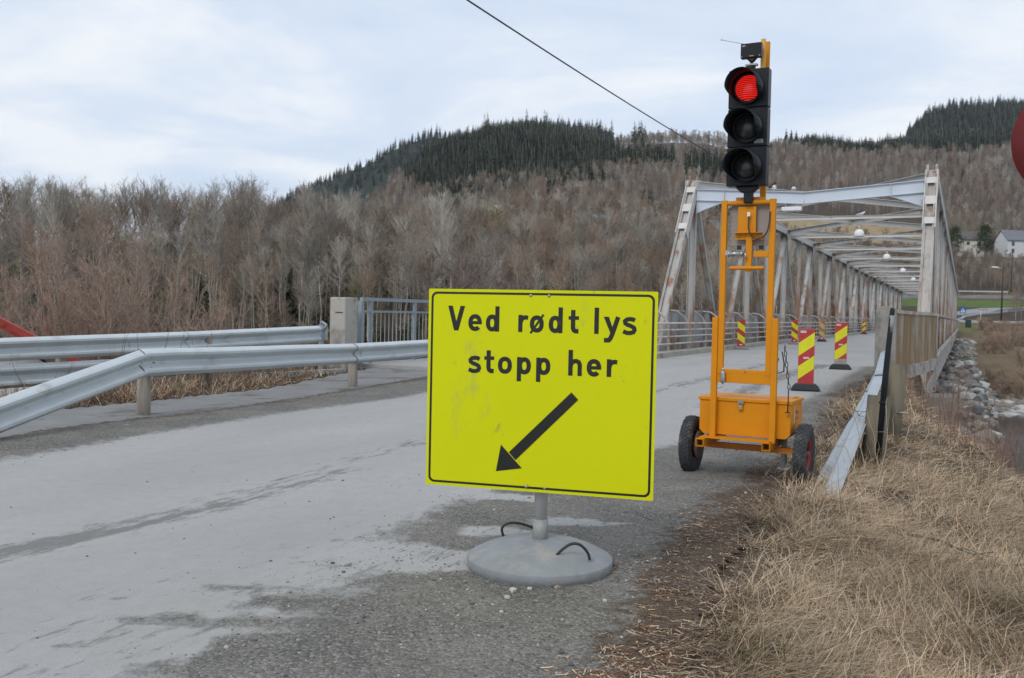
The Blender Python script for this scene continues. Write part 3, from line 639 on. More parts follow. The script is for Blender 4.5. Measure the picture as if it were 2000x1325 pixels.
    for i in range(8):                                     # hanging chain
        zc = 1.15-.046*i; hz = .026; rx = .010; cx, cy = .345+.006*i, -.16
        pts = [(cx+(rx*math.cos(a) if i % 2 else 0), cy+(0 if i % 2 else rx*math.cos(a)), zc+hz*math.sin(a)) for a in np.linspace(0, 2*math.pi, 11)]
        chn.tube(pts, .0038, 6, cap=False)
    chn.tube([(.385, -.16, .80), (.383, -.16, .55+.06)], .005, 8); chn.box((.383, -.16, .61), (.04, .02, .008)); chn.build('chain', BLACKM, root)
    # mast and signal head
    ms = MB(); ms.box((.088, .0, 3.08), (.045, .035, 1.40)); ms.build('mast', ORANGE, root)
    hd = MB(); cx, z0h, hh = .0, 2.515, .985; W_, D_ = .335, .11; Yf = -.26
    for i in range(3): hd.box((cx, Yf+D_/2, z0h+hh*(i+.5)/3), (W_, D_, hh/3-.006))
    hd.box((cx, Yf+D_/2+.004, z0h+hh/2), (W_-.02, D_-.02, hh-.02))
    hd.prism([(-.10, 0), (.10, 0), (.05, -.05), (-.05, -.05)], (cx, Yf+.03, z0h), (1, 0, 0), (0, 0, 1), (0, .08, 0))
    hd.box((cx+.01, Yf+.075, z0h-.085), (.07, .075, .11)); hd.tube([(cx, Yf+.07, z0h+hh), (cx, Yf+.07, z0h+hh+.04)], .04, 16)
    head = hd.build('signal_head', BLACKP, root, bevel=.006)
    q = MB(); q.box((cx+.10, Yf-.0012, z0h+hh/3+.045), (.075, .002, .028)); q.box((cx+.10, Yf-.0012, z0h+hh/3+.028), (.075, .002, .006), m=0); q.build('type_label', mat('grey_label', (.22, .23, .24), rough=.4, var=.5, scale=90), head)
    Mx = Matrix.Rotation(R(90), 3, 'X')                    # local z -> -y (towards the traffic)
    rl = bpy.data.materials.new('lit_red_lens'); rl.use_nodes = True; t = rl.node_tree; bs = t.nodes['Principled BSDF']
    tcn = N(t, 'ShaderNodeTexCoord'); wv = N(t, 'ShaderNodeTexWave', wave_type='BANDS', bands_direction='Z'); wv.inputs['Scale'].default_value = 19; wv.inputs['Distortion'].default_value = .25
    L(t, tcn.outputs['Object'], wv.inputs['Vector']); r_ = N(t, 'ShaderNodeValToRGB'); L(t, wv.outputs['Fac'], r_.inputs[0])
    r_.color_ramp.elements[0].position = .15; r_.color_ramp.elements[0].color = (.10, .001, .002, 1); r_.color_ramp.elements[1].position = .6; r_.color_ramp.elements[1].color = (1, .022, .012, 1)
    bs.inputs['Base Color'].default_value = (.22, .01, .01, 1); bs.inputs['Roughness'].default_value = .25; L(t, r_.outputs[0], bs.inputs['Emission Color']); bs.inputs['Emission Strength'].default_value = .8
    lens_off = mat('dark_lens', (.035, .036, .036), rough=.22, var=.3, scale=30, spec=.5)
    for i in range(3):
        zc = z0h+hh*(2.5-i)/3+(.0)
        le = MB(); pr = [(0, .052), (.03, .050), (.06, .043), (.085, .030), (.102, .012), (.108, .0)]
        le.lathe(pr, 40, (cx, Yf-.004, zc), Mx); lens = le.build('lens', rl if i == 0 else lens_off, head)
        ri = MB(); ri.lathe([(.108, 0), (.108, .014), (.128, .014), (.134, .0)], 40, (cx, Yf, zc), Mx); ri.build('lens_ring', BLACKP, head)
        vz = MB(); n = 48; rv = .131; vs = []; fs = []
        rv = .136
        def dep(a):                                        # tunnel visor: long over the top and sides, cut back below
            s_ = math.sin(a); return 0.045+.225*float(sstep(-.92, -.05, s_))
        for k_ in range(n):
            a = 2*math.pi*k_/n
            for rr_ in (rv, rv-.004):
                for yy in (0, dep(a)): vs.append((cx+rr_*math.cos(a)*(1-.03*yy/.24), Yf-.002-yy, zc+rr_*math.sin(a)-.02*yy/.24))
        for k_ in range(n):
            a, b = 4*k_, 4*((k_+1) % n); fs += [(a, b, b+1, a+1), (a+2, a+3, b+3, b+2), (a+1, b+1, b+3, a+3)]
        vz.add(vs, fs, 0, True); vz.build('visor', BLACKP, head)
    rd = MB(); zr = 3.66; rd.box((.005, -.205, zr), (.175, .055, .125)); rd.prism([(-.045, 0), (.045, 0), (.015, -.035), (-.015, -.035)], (.01, -.225, zr-.062), (1, 0, 0), (0, 0, 1), (0, .04, 0))
    rad = rd.build('radio_box', BLACKP, root, bevel=.008)
    q = MB(); q.box((-.055, -.2335, zr+.04), (.03, .002, .012)); q.build('grey_sticker', mat('grey_label', (.3, .3, .3)), rad)
    q = MB(); q.box((.012, -.2335, zr-.048), (.035, .002, .007)); q.build('amber_sticker', mat('amber_label', (.45, .26, .03)), rad)
    for x in (-.07, .08): q = MB(); q.lathe([(0, .002), (.006, .002), (.006, 0)], 10, (x, -.233, zr-.05), Matrix.Rotation(R(90), 3, 'X')); q.build('screw', ZINC, rad)
    br = MB(); br.box((.005, -.19, zr-.115), (.10, .05, .014)); br.tube([(.005, -.19, zr-.17), (.005, -.19, zr-.09)], .012, 10); br.tube([(-.04, -.19, zr-.11), (-.02, -.2, zr-.16)], .005, 6); br.tube([(.03, -.2, zr-.11), (-.01, -.22, zr-.16)], .005, 6)
    br.build('pivot_bracket', ZINC, rad)
    bk = MB(); bk.box((.086, -.13, zr-.03), (.035, .03, .28)); bk.build('mast_plate', mat('yellow_plate', (.62, .33, .06), rough=.5), root)
    an = MB(); an.tube([(-.08, -.2, zr+.062), (-.078, -.2, zr+.075)], .009, 8); an.tube([(-.08, -.2, zr+.072), (-.255, -.2, zr+.125)], .0022, 6); an.lathe([(0, -.007), (.006, -.004), (.006, .004), (0, .007)], 8, (-.258, -.2, zr+.126)); an.build('antenna', ZINC, rad)
signal_trailer()

# ---------------------------------------------------------------- red and yellow marker boards on the bridge
MR = mat('marker_red', (.40, .035, .035), rough=.5, var=.14, scale=7, dirt=((.30, .10, .08), .36, 6., 1.)); MY = mat('marker_yellow', (.62, .60, .015), rough=.5, var=.08, scale=8)
MG = mat('marker_dirty', (.30, .27, .26), rough=.8, var=.2, scale=8); MO = mat('marker_faded', (.42, .33, .10), rough=.7, var=.2, scale=5); MRF = mat('marker_faded_red', (.30, .13, .11), rough=.7, var=.2, scale=5)
def marker(l, s, yaw, lean_up, label, x=None, y=None, faded=False, low=False, dark=True, grime=False):
    if x is None: x, y = from_b(l, s)
    z = float(base(np.array([x]), np.array([y]))[0]) + .012
    r = empty('marker_board', (x, y, z), yaw); tag(r, label, 'marker board', 'red and yellow marker boards narrowing the bridge')
    W_, z0, z1 = .27, .11, 1.10
    p = MB(); p.box((0, 0, (z0+z1)/2), (W_, .03, z1-z0)); p.box((0, 0, (z0+z1)/2), (W_+.006, .012, z1-z0+.004)); pa = p.build('panel', MRF if faded else MR, r, bevel=.004)
    st = MB(); yy = -.0162
    for zb_ in ((z0+.08, z0+.50) if not low else (z0+.12, z0+.52)):
        a, b = (.0, .20) if lean_up else (.20, .0); th = .235
        st.flat([(-W_/2, zb_+a), (W_/2, zb_+b), (W_/2, zb_+b+th), (-W_/2, zb_+a+th)], (0, yy, 0), (1, 0, 0), (0, 0, 1), 0)
    if grime: st.flat([(-W_/2, z0+.002), (W_/2, z0+.002), (W_/2, z0+.14), (-W_/2, z0+.12)], (0, yy-.0008, 0), (1, 0, 0), (0, 0, 1), 1)
    st.build('stripes', [MO if faded else MY, MG], pa, fix=False)
    q = MB(); zl = z0+.47 if lean_up else z0+.06
    q.box((.0, yy-.002, zl), (.10, .002, .035)); 
    stm = WHITE if not lean_up else mat('pale_sticker', (.5, .45, .44), rough=.5)
    q.build('label_sticker', stm, pa)
    if lean_up: q = MB(); q.box((-.06, yy-.002, z1-.05), (.10, .002, .04)); q.build('label_sticker', stm, pa)
    b = MB()
    if dark: b.prism([(-.26, 0), (.26, 0), (.215, .075), (.17, .115), (-.17, .115), (-.215, .075)], (0, -.14, 0), (1, 0, 0), (0, 0, 1), (0, .28, 0))
    else: b.prism([(-.30, 0), (.30, 0), (.26, .045), (.13, .06), (.10, .11), (-.10, .11), (-.13, .06), (-.26, .045)], (0, -.13, 0), (1, 0, 0), (0, 0, 1), (0, .26, 0))
    b.build('rubber_foot', mat('black_rubber_foot', (.035, .038, .042), rough=.8, var=.3, scale=8) if dark else mat('grey_foot', (.24, .24, .23), rough=.85, var=.15), r, bevel=.01)
yw = -R(17)
marker(0, 0, -R(18), True, 'nearest red and yellow marker board, on a wide black foot beside the orange trailer', x=5.31, y=16.6)
marker(2.05, -3.1, -R(20), True, 'marker board with a grimy grey lower end, left of the concrete post', grime=True)
marker(-2.72, 8.1, -R(14), False, 'marker board against the left kerb, seen through the orange lift frame', dark=False, low=False)
marker(-2.25, 17.2, -R(17), False, 'marker board by the left kerb, just right of the orange frame', dark=False)
marker(-1.95, 24.0, -R(18), False, 'faded dull marker board standing alone left of the lane', faded=True)
marker(-2.65, 54.5, -R(22), True, 'smallest and farthest marker board by the left railing')

# ---------------------------------------------------------------- guardrails
W_PROF = [(.0, .157), (.018, .150), (.062, .125), (.080, .108), (.080, .080), (.062, .060), (.015, .026), (.0, .012), (.0, -.012), (.015, -.026), (.062, -.060), (.080, -.080), (.080, -.108), (.062, -.125), (.018, -.150), (.0, -.157)]
def wbeam(mb, pts, side=1, thick=.004, sc_=1.13, roll=None):
    """corrugated beam along pts (centre heights); side=1 bulges to the right of travel"""
    pts = [Vector(p) for p in pts]; n = len(W_PROF); vs = []
    for i, p in enumerate(pts):
        d = (pts[min(i+1, len(pts)-1)]-pts[max(i-1, 0)]); dh = Vector((d.x, d.y, 0)).normalized(); d.normalize()
        out_ = Vector((dh.y, -dh.x, 0))*side; up = out_.cross(d) if side > 0 else d.cross(out_); up = up if up.z > 0 else -up
        if roll: q_ = Matrix.Rotation(roll[0]+(roll[1]-roll[0])*i/(len(pts)-1), 3, d); out_ = q_@out_; up = q_@up
        for o_, u_ in W_PROF: vs.append(p+out_*o_*sc_+up*u_*sc_)
        for o_, u_ in W_PROF: vs.append(p+out_*(o_*sc_-thick)+up*u_*sc_)
    fs = []; K = 2*n
    for i in range(len(pts)-1):
        for k in range(n-1):
            a = i*K+k; fs.append((a, a+1, a+K+1, a+K)); a += n; fs.append((a, a+K, a+K+1, a+1))
        for k in (0, n-1): a = i*K+k; fs.append((a, a+K, a+K+n, a+n))
    for i in (0, len(pts)-1):
        for k in range(n-1): a = i*K+k; fs.append((a, a+n, a+n+1, a+1))
    mb.add(vs, fs, 0, False); return mb
def along(pts, step):
    out_ = []
    for a, b in zip(pts[:-1], pts[1:]):
        a, b = Vector(a), Vector(b); k = max(1, int((b-a).length/step)); out_ += [a.lerp(b, i/k) for i in range(k)]
    return out_+[Vector(pts[-1])]
def bolts(mb, p, out_, m=1):
    for dz, dd in ((.11, -.1), (.11, .12), (.0, .05), (-.11, -.09), (-.11, .12), (.05, -.04), (-.05, .1)):
        pass
# near left guardrail, with its end bent down to the ground
def left_rail():
    r = empty('guardrail', (-2.9, 16.2, .1)); tag(r, 'near left steel guardrail on short wooden posts, its end bent down into the ground', 'guardrail')
    o_ = Vector(r.location)
    segs = [[(-5.42, 8.35, .06), (-4.66, 11.68, .662)], [(-4.66, 11.68, .662), (-2.78, 16.4, .612)], [(-2.78, 16.4, .612), (-1.75, 19.0, .62)], [(-1.75, 19.0, .62), (.55, 22.5, .69)], [(.55, 22.5, .69), (3.3, 26.3, .79)]]
    for i, sg in enumerate(segs):
        b = MB(); pts = [Vector(p)-o_ for p in sg]
        if i: pts[0] = pts[0]-(pts[1]-pts[0]).normalized()*.10; 
        wob = []
        for q in along(pts, .5): wob.append(q+Vector((random.uniform(-.004, .004), 0, random.uniform(-.004, .004))))
        if i: wob = [p+Vector((.005*i, -.003*i, 0)) for p in wob]
        wbeam(b, wob, side=1); bm_ = b.build('rail_beam', GALV, r, fix=False)
        if i:                                        # overlap joint: bolt heads, and a dark ribbon standing in for the edge shadow
            d = (Vector(sg[1])-Vector(sg[0])).normalized(); out_ = Vector((d.y, -d.x, 0)).normalized(); k = MB(); p0 = wob[0]
            for t_, uz, oo in ((.05, .10, .083), (.05, .0, .004), (.16, .10, .083), (.16, .06, .064), (.05, -.10, .083), (.16, -.10, .083), (.16, -.055, .06), (.05, .055, .06)):
                c = p0+d*t_+Vector((0, 0, uz))+out_*oo; k.lathe([(0, .006), (.009, .005), (.012, 0)], 8, c, out_.to_track_quat('Z', 'Y').to_matrix())
            k.build('joint_bolts', ZINC, bm_)
            k = MB(); wbeam(k, [p0+out_*.0035-d*.004, p0+out_*.0035+d*.010], side=1, thick=.002, sc_=1.135); k.build('joint_shadow', BLACKM, bm_, fix=False)
            k = MB(); c = wob[0]+d*.26; k.bar(c+out_*.0045-d*.02, c+out_*.0045+d*.02, .004, .013); k.build('slot', BLACKM, bm_)
    for (x, y, zt) in ((-4.60, 11.72, .64), (-2.74, 16.45, .60), (-.6, 20.85, .62), (1.9, 24.4, .70)):
        p = MB(); zb_ = -.3; a = Vector((x-.11, y+.07, zb_))-o_; b = Vector((x-.11, y+.07, zt))-o_
        p.tube([a, a.lerp(b, .5)+Vector((.004, 0, 0)), b], [.088, .085, .082], 18); p.build('wooden_post', WOODG, r)
left_rail()
def outer_rail():
    r = empty('guardrail', (-5.6, 16.1, .1)); tag(r, 'outer left double guardrail beyond the footpath, ending at the concrete pillar', 'guardrail')
    o_ = Vector(r.location)
    ctr = [(-10.9, 7.5), (-8.1, 13.2), (-5.75, 16.5), (-4.15, 19.7)]
    for zt, ends in (((.66, .66, .76, .85), 4), ((.25, .25, .34, .42), 4)):
        for i in range(3):
            b = MB(); pts = [Vector((ctr[i][0], ctr[i][1], zt[i])), Vector((ctr[i+1][0], ctr[i+1][1], zt[i+1]))]
            if i: pts[0] = pts[0]-(pts[1]-pts[0]).normalized()*.12
            pts = [p-o_+Vector((.005*i, -.004*i, 0)) for p in along(pts, .8)]
            wbeam(b, pts, side=1); b.build('rail_beam', GALV, r, fix=False)
    for (x, y, zt, rad) in ((-9.6, 10.2, .8, .08), (-7.05, 14.55, .82, .085), (-5.45, 16.75, .90, .085)):
        p = MB(); zb_ = h1(x-.1, y+.1)-.3; p.tube([Vector((x-.12, y+.10, zb_))-o_, Vector((x-.12, y+.10, zt))-o_], [rad, rad*.94], 16); p.build('wooden_post', WOODG, r)
    k = MB(); e_ = Vector((-4.1, 19.8, .85))-o_
    k.bar(e_+Vector((0, 0, -.95)), e_+Vector((0, 0, .20)), .10, .10, up=(1, 0, 0)); k.bar(e_+Vector((.06, -.02, -.13)), e_+Vector((.06, -.02, .17)), .03, .16, up=(1, 0, 0)); k.tube([e_+Vector((.05, -.05, .08)), e_+Vector((.12, -.05, .20)), e_+Vector((.0, 0, .26))], .03, 8); k.build('end_bracket', GALVD, r)
    k = MB(); k.box(e_+Vector((.25, .05, -.83)), (.28, .16, .1), rz=R(-30)); k.build('end_foot', GALV, r)
outer_rail()
def right_rail():
    r = empty('guardrail', (4.4, 11.0, 0)); tag(r, 'right hand guardrail sloping down into the dry grass in front of two wooden posts', 'guardrail'); o_ = Vector(r.location)
    segs = [[(2.36, 7.02, -.12), (4.38, 11.0, .60)], [(4.38, 11.0, .60), (7.02, 17.3, .66)]]
    for i, sg in enumerate(segs):
        b = MB(); pts = [Vector(p)-o_ for p in sg]
        if i: pts[0] = pts[0]-(pts[1]-pts[0]).normalized()*.12
        pts = [p+Vector((-.005*i, .002*i, 0)) for p in along(pts, .6)]
        wbeam(b, pts, side=-1, roll=(R(50), R(26)) if i == 0 else (R(26), R(4))); b.build('rail_beam', mat('weathered_galvanised', (.36, .40, .43), rough=.45, metal=.15, var=.09, scale=3, dirt=((.28, .28, .26), .38, 2.5, .7)), r, fix=False)
    for (x, y, z0, z1, rad, lx) in ((3.50, 8.95, -.5, .66, .115, .10), (4.54, 11.1, -.5, .87, .125, .13)):
        p = MB(); a = Vector((x, y, z0))-o_; b = Vector((x+lx, y+.03, z1))-o_; p.tube([a, a.lerp(b, .5), b], [rad, rad*.97, rad*.95], 20); p.build('wooden_post', WOODB, r)
    k = MB(); c = Vector((3.4, 8.9, .30))-o_; k.bar(c, c+Vector((.14, .10, 0)), .03, .03); k.tube([Vector((4.62, 11.0, .30))-o_, Vector((4.74, 10.93, .295))-o_], .011, 8); k.build('bolt', ZINC, r)
right_rail()
d_ = empty('delineator_post', (3.49, 8.72, h1(3.49, 8.72)-.1)); tag(d_, 'slim black plastic edge post with a white reflector band leaning on the wooden post', 'edge post')
zt = 1.515-d_.location.z; k = MB(); k.tube([(0, 0, 0), (.055, .0, zt*.6), (.10, .0, zt-.02), (.102, 0, zt)], [.030, .028, .022, .015], 14); k.tube([(.035, 0, .70), (.036, 0, .72)], .034, 14); k.build('post', BLACKP, d_)
k = MB(); k.tube([(.0865, 0, zt-.23), (.0985, 0, zt-.07)], .0245, 14); k.build('reflector_band', mat('grey_reflector', (.22, .235, .25), rough=.55), d_)

# ---------------------------------------------------------------- concrete pillar, post, grey railing by the footpath
pl = empty('concrete_pillar', (-3.72, 20.35, 0), -R(28)); tag(pl, 'squat weathered concrete pillar where the outer guardrail meets the grey railing', 'pillar')
k = MB(); k.box((0, 0, .70), (.42, .46, 1.90)); pb = k.build('shaft', CONCL, pl, bevel=.025)
k = MB(); k.box((.05, -.232, 1.32), (.20, .01, .02)); k.build('slot', BLACKM, pb)
pp = empty('concrete_post', (7.10, 17.5, 0), -R(25)); tag(pp, 'tall round-topped concrete post at the right bridge approach, beside the rusty sheet', 'post')
k = MB(); a_ = [(-.185, 0), (.185, 0), (.185, 1.58)]+[(.185*math.cos(R(t)), 1.58+.085*math.sin(R(t))) for t in range(15, 180, 15)]+[(-.185, 1.58)]
k.prism(a_, (0, -.16, -.6+.6), (1, 0, 0), (0, 0, 1), (0, .32, 0)); k.box((0, 0, -.3), (.37, .32, .6)); k.build('shaft', CONC, pp, bevel=.012)
rl_ = empty('pedestrian_railing', (*from_b(-7.65, -9.0), .2), -BA); tag(rl_, 'grey painted steel railing with thin balusters along the footbridge', 'railing')
def railing(rt, x, y0, y1, zt=1.47, zb_=.10, nb=10, posts=1.9):
    k = MB(); k.bar((x, y0, zt-.04), (x, y1, zt-.04), .08, .08); k.build('top_rail', GALVD, rt)
    k = MB(); k.bar((x, y0+.05, zt-.32), (x, y1, zt-.32), .05, .05); k.bar((x, y0+.05, zb_), (x, y1, zb_), .05, .05); k.build('mid_rail', GALVD, rt)
    k = MB(); k.bar((x, y0, -.2), (x, y0, zt-.08), .10, .10, up=(1, 0, 0)); k.build('end_post', GALVD, rt)
    y = y0+.38
    while y < y1:
        k = MB(); k.bar((x, y, -.1), (x, y, zt-.08), .07, .07, up=(1, 0, 0)); k.build('post', GALVD, rt); y += posts
    k = MB(); y = y0+.12
    while y < y1: k.tube([(x, y, zb_+.02), (x, y, zt-.34)], .009, 6, cap=False); y += .17
    k.build('balusters', mat('baluster_grey', (.38, .37, .36), rough=.5), rt)
railing(rl_, 0, 0, 21)
fb = MB(); 
fb.add([(*from_b(-7.8, -9), .16), (*from_b(-5.0, -9), .16), (*from_b(-5.0, 12), .19), (*from_b(-7.8, 12), .19), (*from_b(-7.8, -9), -.25), (*from_b(-5.0, -9), -.25), (*from_b(-5.0, 12), -.25), (*from_b(-7.8, 12), -.25)], [(0, 1, 2, 3), (4, 7, 6, 5), (0, 4, 5, 1), (1, 5, 6, 2), (2, 6, 7, 3), (3, 7, 4, 0)])
o = fb.build('footbridge_deck', ASPH); tag(o, 'narrow asphalt footbridge deck left of the truss bridge', 'footbridge')
kb = MB(); pts = [(-5.0, 17.9), (-4.45, 18.6), (-3.95, 19.4), (-3.6, 19.9)]
for a, b in zip(pts[:-1], pts[1:]): kb.bar((*a, .03), (*b, .03), .16, .16)
o = kb.build('kerb', CONCL); tag(o, 'short concrete kerb curving to the foot of the pillar', 'kerb')

# ---------------------------------------------------------------- the truss bridge
NB, PNL, HL = 13, 4.45, 3.67
ZT, ZB, ZD = 5.95, -.60, .20
def truss_bridge():
    r = empty('truss_bridge', (B0[0], B0[1], 0), -BA); tag(r, 'long grey steel truss bridge with rust-stained posts crossing the river', 'bridge')
    S1 = PNL*(2*NB+2)          # last foot
    # deck, kerbs, girders
    k = MB(); k.box((0, S1/2, ZD-.15-.0), (5.9, S1+2.0, .30)); k.box((0, -4.0, ZD-.35), (6.9, 6.0, .25), m=1); k.build('deck', [ASPH, CONC], r)
    for sx in (-1, 1):
        x = sx*3.13
        k = MB()
        for i in range(int(S1/3)+1): k.box((x, -1+3*i+1.5, ZD+.03), (.36, 2.985, .24))
        if sx < 0: k.box((x, -2.5, ZD+.03), (.36, 2.98, .22))
        k.build('kerb', CONCL, r, bevel=.015)
        tx = sx*HL
        k = MB(); y0, y1 = PNL, S1-PNL
        k.bar((tx-.15, y0-.25, ZT-.15), (tx-.15, y1, ZT-.15), .05, .32); k.bar((tx+.15, y0-.25, ZT-.15), (tx+.15, y1, ZT-.15), .05, .32); k.bar((tx, y0, ZT+.02), (tx, y1, ZT+.02), .40, .022)
        k.build('top_chord', STEELC, r)
        k = MB(); k.bar((tx-.15, 0-.3, ZB+.1), (tx-.15, S1, ZB+.1), .04, .30); k.bar((tx+.15, -.3, ZB+.1), (tx+.15, S1, ZB+.1), .04, .30); k.bar((tx, -.3, ZB+.1), (tx, S1, ZB+.1), .26, .02); k.bar((tx+.15, -.3, ZB-.055), (tx+.15, S1, ZB-.055), .16, .02)
        k.build('bottom_chord', RUSTY, r)
        for (ya, yb) in ((0, PNL), (S1, S1-PNL)):
            k = MB(); dvec = Vector((0, yb-ya, ZT-ZB)).normalized()
            for o_ in (-.125, .125):
                a = Vector((tx+o_, ya, ZB+.1)); b = Vector((tx+o_, yb, ZT))+dvec*.16
                k.bar(a, b, .028, .24, up=(0, 1, 0)); nrm = Vector((0, -dvec.z, dvec.y))*(1 if yb > ya else -1)
                k.bar(a, b, .06, .02, up=(0, 1, 0), off=(0, .11)); k.bar(a, b, .06, .02, up=(0, 1, 0), off=(0, -.11))
            ep = k.build('end_post', STEEL, r)
            k = MB(); a = Vector((tx, ya, ZB+.1)); b = Vector((tx, yb, ZT)); k.bar(a, b, .22, .012, up=(0, 1, 0)); k.build('inner_plate', RUSTY, ep)
            if yb > ya:
                for t0, t1 in ((.735, .765), (.83, .87), (.935, .965)):
                    k = MB(); off = Vector((0, -.14, .0)); k.bar(a.lerp(b, t0)+off, a.lerp(b, t1)+off, .30, .016, up=(0, 1, 0)); k.build('batten_plate', STEELC, ep)
                for o_ in (-.168, .168):
                    k = MB(); off = Vector((o_, -.02, 0)); k.bar(a.lerp(b, .70)+off, a.lerp(b, .975)+off, .02, .36, up=(0, 1, 0))
                    for t in np.linspace(.71, .965, 16):
                        for u_ in (-.15, .15):
                            c = a.lerp(b, float(t))+Vector((o_+math.copysign(.012, o_), u_, .05)); k.box(c, (.018, .026, .026))
                    k.build('splice_plate', STEELC, ep)
        for j in range(2*NB+1):                       # verticals at every panel point
            y = PNL*(j+1); k = MB()
            k.bar((tx-.11, y, ZB+.2), (tx-.11, y, ZT-.3), .016, .17, up=(0, 1, 0)); k.bar((tx+.11, y, ZB+.2), (tx+.11, y, ZT-.3), .016, .17, up=(0, 1, 0)); k.bar((tx, y, ZB+.2), (tx, y, ZT-.3), .20, .014, up=(0, 1, 0))
            k.build('vertical_post', STEEL, r)
        for i in range(NB):
            ya = PNL*(2*i+1); ym = ya+PNL; yb = ym+PNL
            for yt, nm in ((ya, 1), (yb, -1)):
                a = Vector((tx, yt, ZT-.3)); b = Vector((tx, ym, ZB+.25)); k = MB()
                k.bar(a, b, .014, .15, up=(0, 1, 0), off=(-.10, 0)); k.bar(a, b, .014, .15, up=(0, 1, 0), off=(.10, 0)); k.bar(a, b, .18, .012, up=(0, 1, 0)); k.build('diagonal_brace', STEEL if i % 3 else mat('bridge_steel_b', (.38, .37, .35), rough=.6, rust=((.28, .165, .115), .44, 1.6, 5.0, (0, 3.5, .12))), r)
        for j in range(2*NB+1):                       # gusset plates at the chords
            y = PNL*(j+1); k = MB(); big = j % 2 == 0
            if big: poly = [(-.42, 0), (.42, 0), (.36, -.34), (.10, -.66), (-.10, -.66), (-.36, -.34)]
            else: poly = [(-.2, 0), (.2, 0), (.13, -.4), (-.13, -.4)]
            for o_ in (-.185, .175): k.prism(poly, (tx+o_, y, ZT-.02), (0, 1, 0), (0, 0, 1), (.012, 0, 0))
            k.build('gusset_plate', STEELC, r)
        # rolled sheet parapet with its rusty top rail; on the right it sweeps back to the concrete post
        xs = sx*(HL+.36); z0 = .42; pts = []
        y = .0 if sx > 0 else -7
        path = [(3.52, -7.6), (3.50, -6.6), (3.55, -5.4), (3.66, -4), (3.82, -2.4), (3.95, -.9), (4.02, .3)] if sx > 0 else [(-4.03, -6.5), (-4.03, .3)]
        path = path+([(-4.03, S1)] if sx < 0 else [])
        dense = along([Vector((a, b, 0)) for a, b in path], .115)
        k = MB(); vs = []; n = len(dense)
        for i, p in enumerate(dense):
            o_ = .022*(1 if (i//2) % 2 else -1); vs += [(p.x+o_, p.y, z0-.05), (p.x+o_, p.y, 1.53)]
        k.add(vs, [(2*i, 2*i+2, 2*i+3, 2*i+1) for i in range(n-1)]); k.build('parapet_sheet', mat('parapet_sheet_paint', (.34, .36, .38), rough=.6, var=.1, scale=1, rust=((.27, .15, .085), .47, 1.6, 3.5)) if sx < 0 else mat('parapet_sheet_stained', (.36, .33, .27), rough=.75, var=.15, scale=1, rust=((.25, .165, .085), .56, 2.6, 7.0)), r, fix=False)
        k = MB(); cs = along([Vector((a, b, 1.57)) for a, b in path], .6)
        for a, b in zip(cs[:-1], cs[1:]): k.bar(a, b, .09, .07)
        k.build('parapet_rail', mat('rail_rust_pale', (.47, .43, .38), rough=.7, rust=((.33, .17, .09), .46, 3., 1.)), r)
        # stringer along the deck edge and hangers to the bottom chord
        k = MB(); eb = [(a, b, .30) for a, b in path[:-1]]+[(sx*4.0, .5, .30)]
        for a, b in zip(eb[:-1], eb[1:]): k.bar(a, b, .16, .26)
        k.bar((sx*3.98, .5, .31), (sx*4.02, S1, .31), .14, .24); k.bar((sx*3.4, -.5, -.05), (sx*3.4, S1, -.05), .12, .26); k.build('edge_beam', mat('stringer_grey', (.38, .37, .35), rough=.75, rust=((.26, .17, .11), .46, 2, 1.)), r)
        hme = None
        for j in (0, 16, 32, 48):                     # stiffener posts outside the truss, from the bottom chord to the parapet rail
            y = PNL/2*j
            if hme is None:
                k = MB(); k.box((sx*4.06, 0, .56), (.035, .05, 2.0)); k.bar((sx*4.06, 0, -.42), (sx*3.72, 0, ZB+.12), .04, .04); hme = k.build('hanger', RUSTY, r); hme.location = (0, y, 0)
            else:
                ob = bpy.data.objects.new('hanger', hme.data); COL.objects.link(ob); ob.parent = r; ob.location = (0, y, 0)
        if sx > 0:                                    # rail and lower sheet continue inside the right truss
            k = MB(); k.bar((4.02, .3, 1.57), (4.02, S1, 1.57), .06, .06); k.build('parapet_rail', mat('rail_rust_pale', (.47, .43, .38)), r)
            k = MB(); k.box((HL, -.15, ZB-.42), (.55, .5, .9)); k.box((HL, -.15, ZB-.9), (.9, .9, .3), m=1); k.build('bearing', [RUSTY, CONC], r)
        # tube railing with curved brackets
        k = MB()
        for q, zz in enumerate((.46, .68, .88, 1.08)): k.tube([(sx*(3.22+.0*q), -.9, zz+.09), (sx*3.22, S1, zz+.09)], .027, 8)
        rg = k.build('tube_railing', mat('tube_paint', (.52, .50, .47), rough=.55, var=.1, rust=((.38, .21, .13), .44, 1.3, 1.)), r)
        bme = None
        for j in range(49):
            y = .6+2.225*j+(.55 if j % 2 else 0)*0
            if bme is None:
                k = MB(); cp = [(sx*3.27, 0, .30), (sx*3.27, 0, .85), (sx*3.29, 0, 1.12), (sx*3.42, 0, 1.36), (sx*3.66, 0, 1.54), (sx*3.98, 0, 1.58)]
                for a, b in zip(cp[:-1], cp[1:]): k.bar(a, b, .10, .012, up=(0, 0, 1) if abs(b[2]-a[2]) < .1 else (1, 0, 0), off=(0, 0)); k.bar(a, b, .012, .07, up=(0, 0, 1) if abs(b[2]-a[2]) < .1 else (1, 0, 0))
                ob = k.build('bracket', RUSTY, rg); bme = ob.data; ob.location = (0, y, 0)
            else:
                ob = bpy.data.objects.new('bracket', bme); COL.objects.link(ob); ob.parent = rg; ob.location = (0, y, 0)
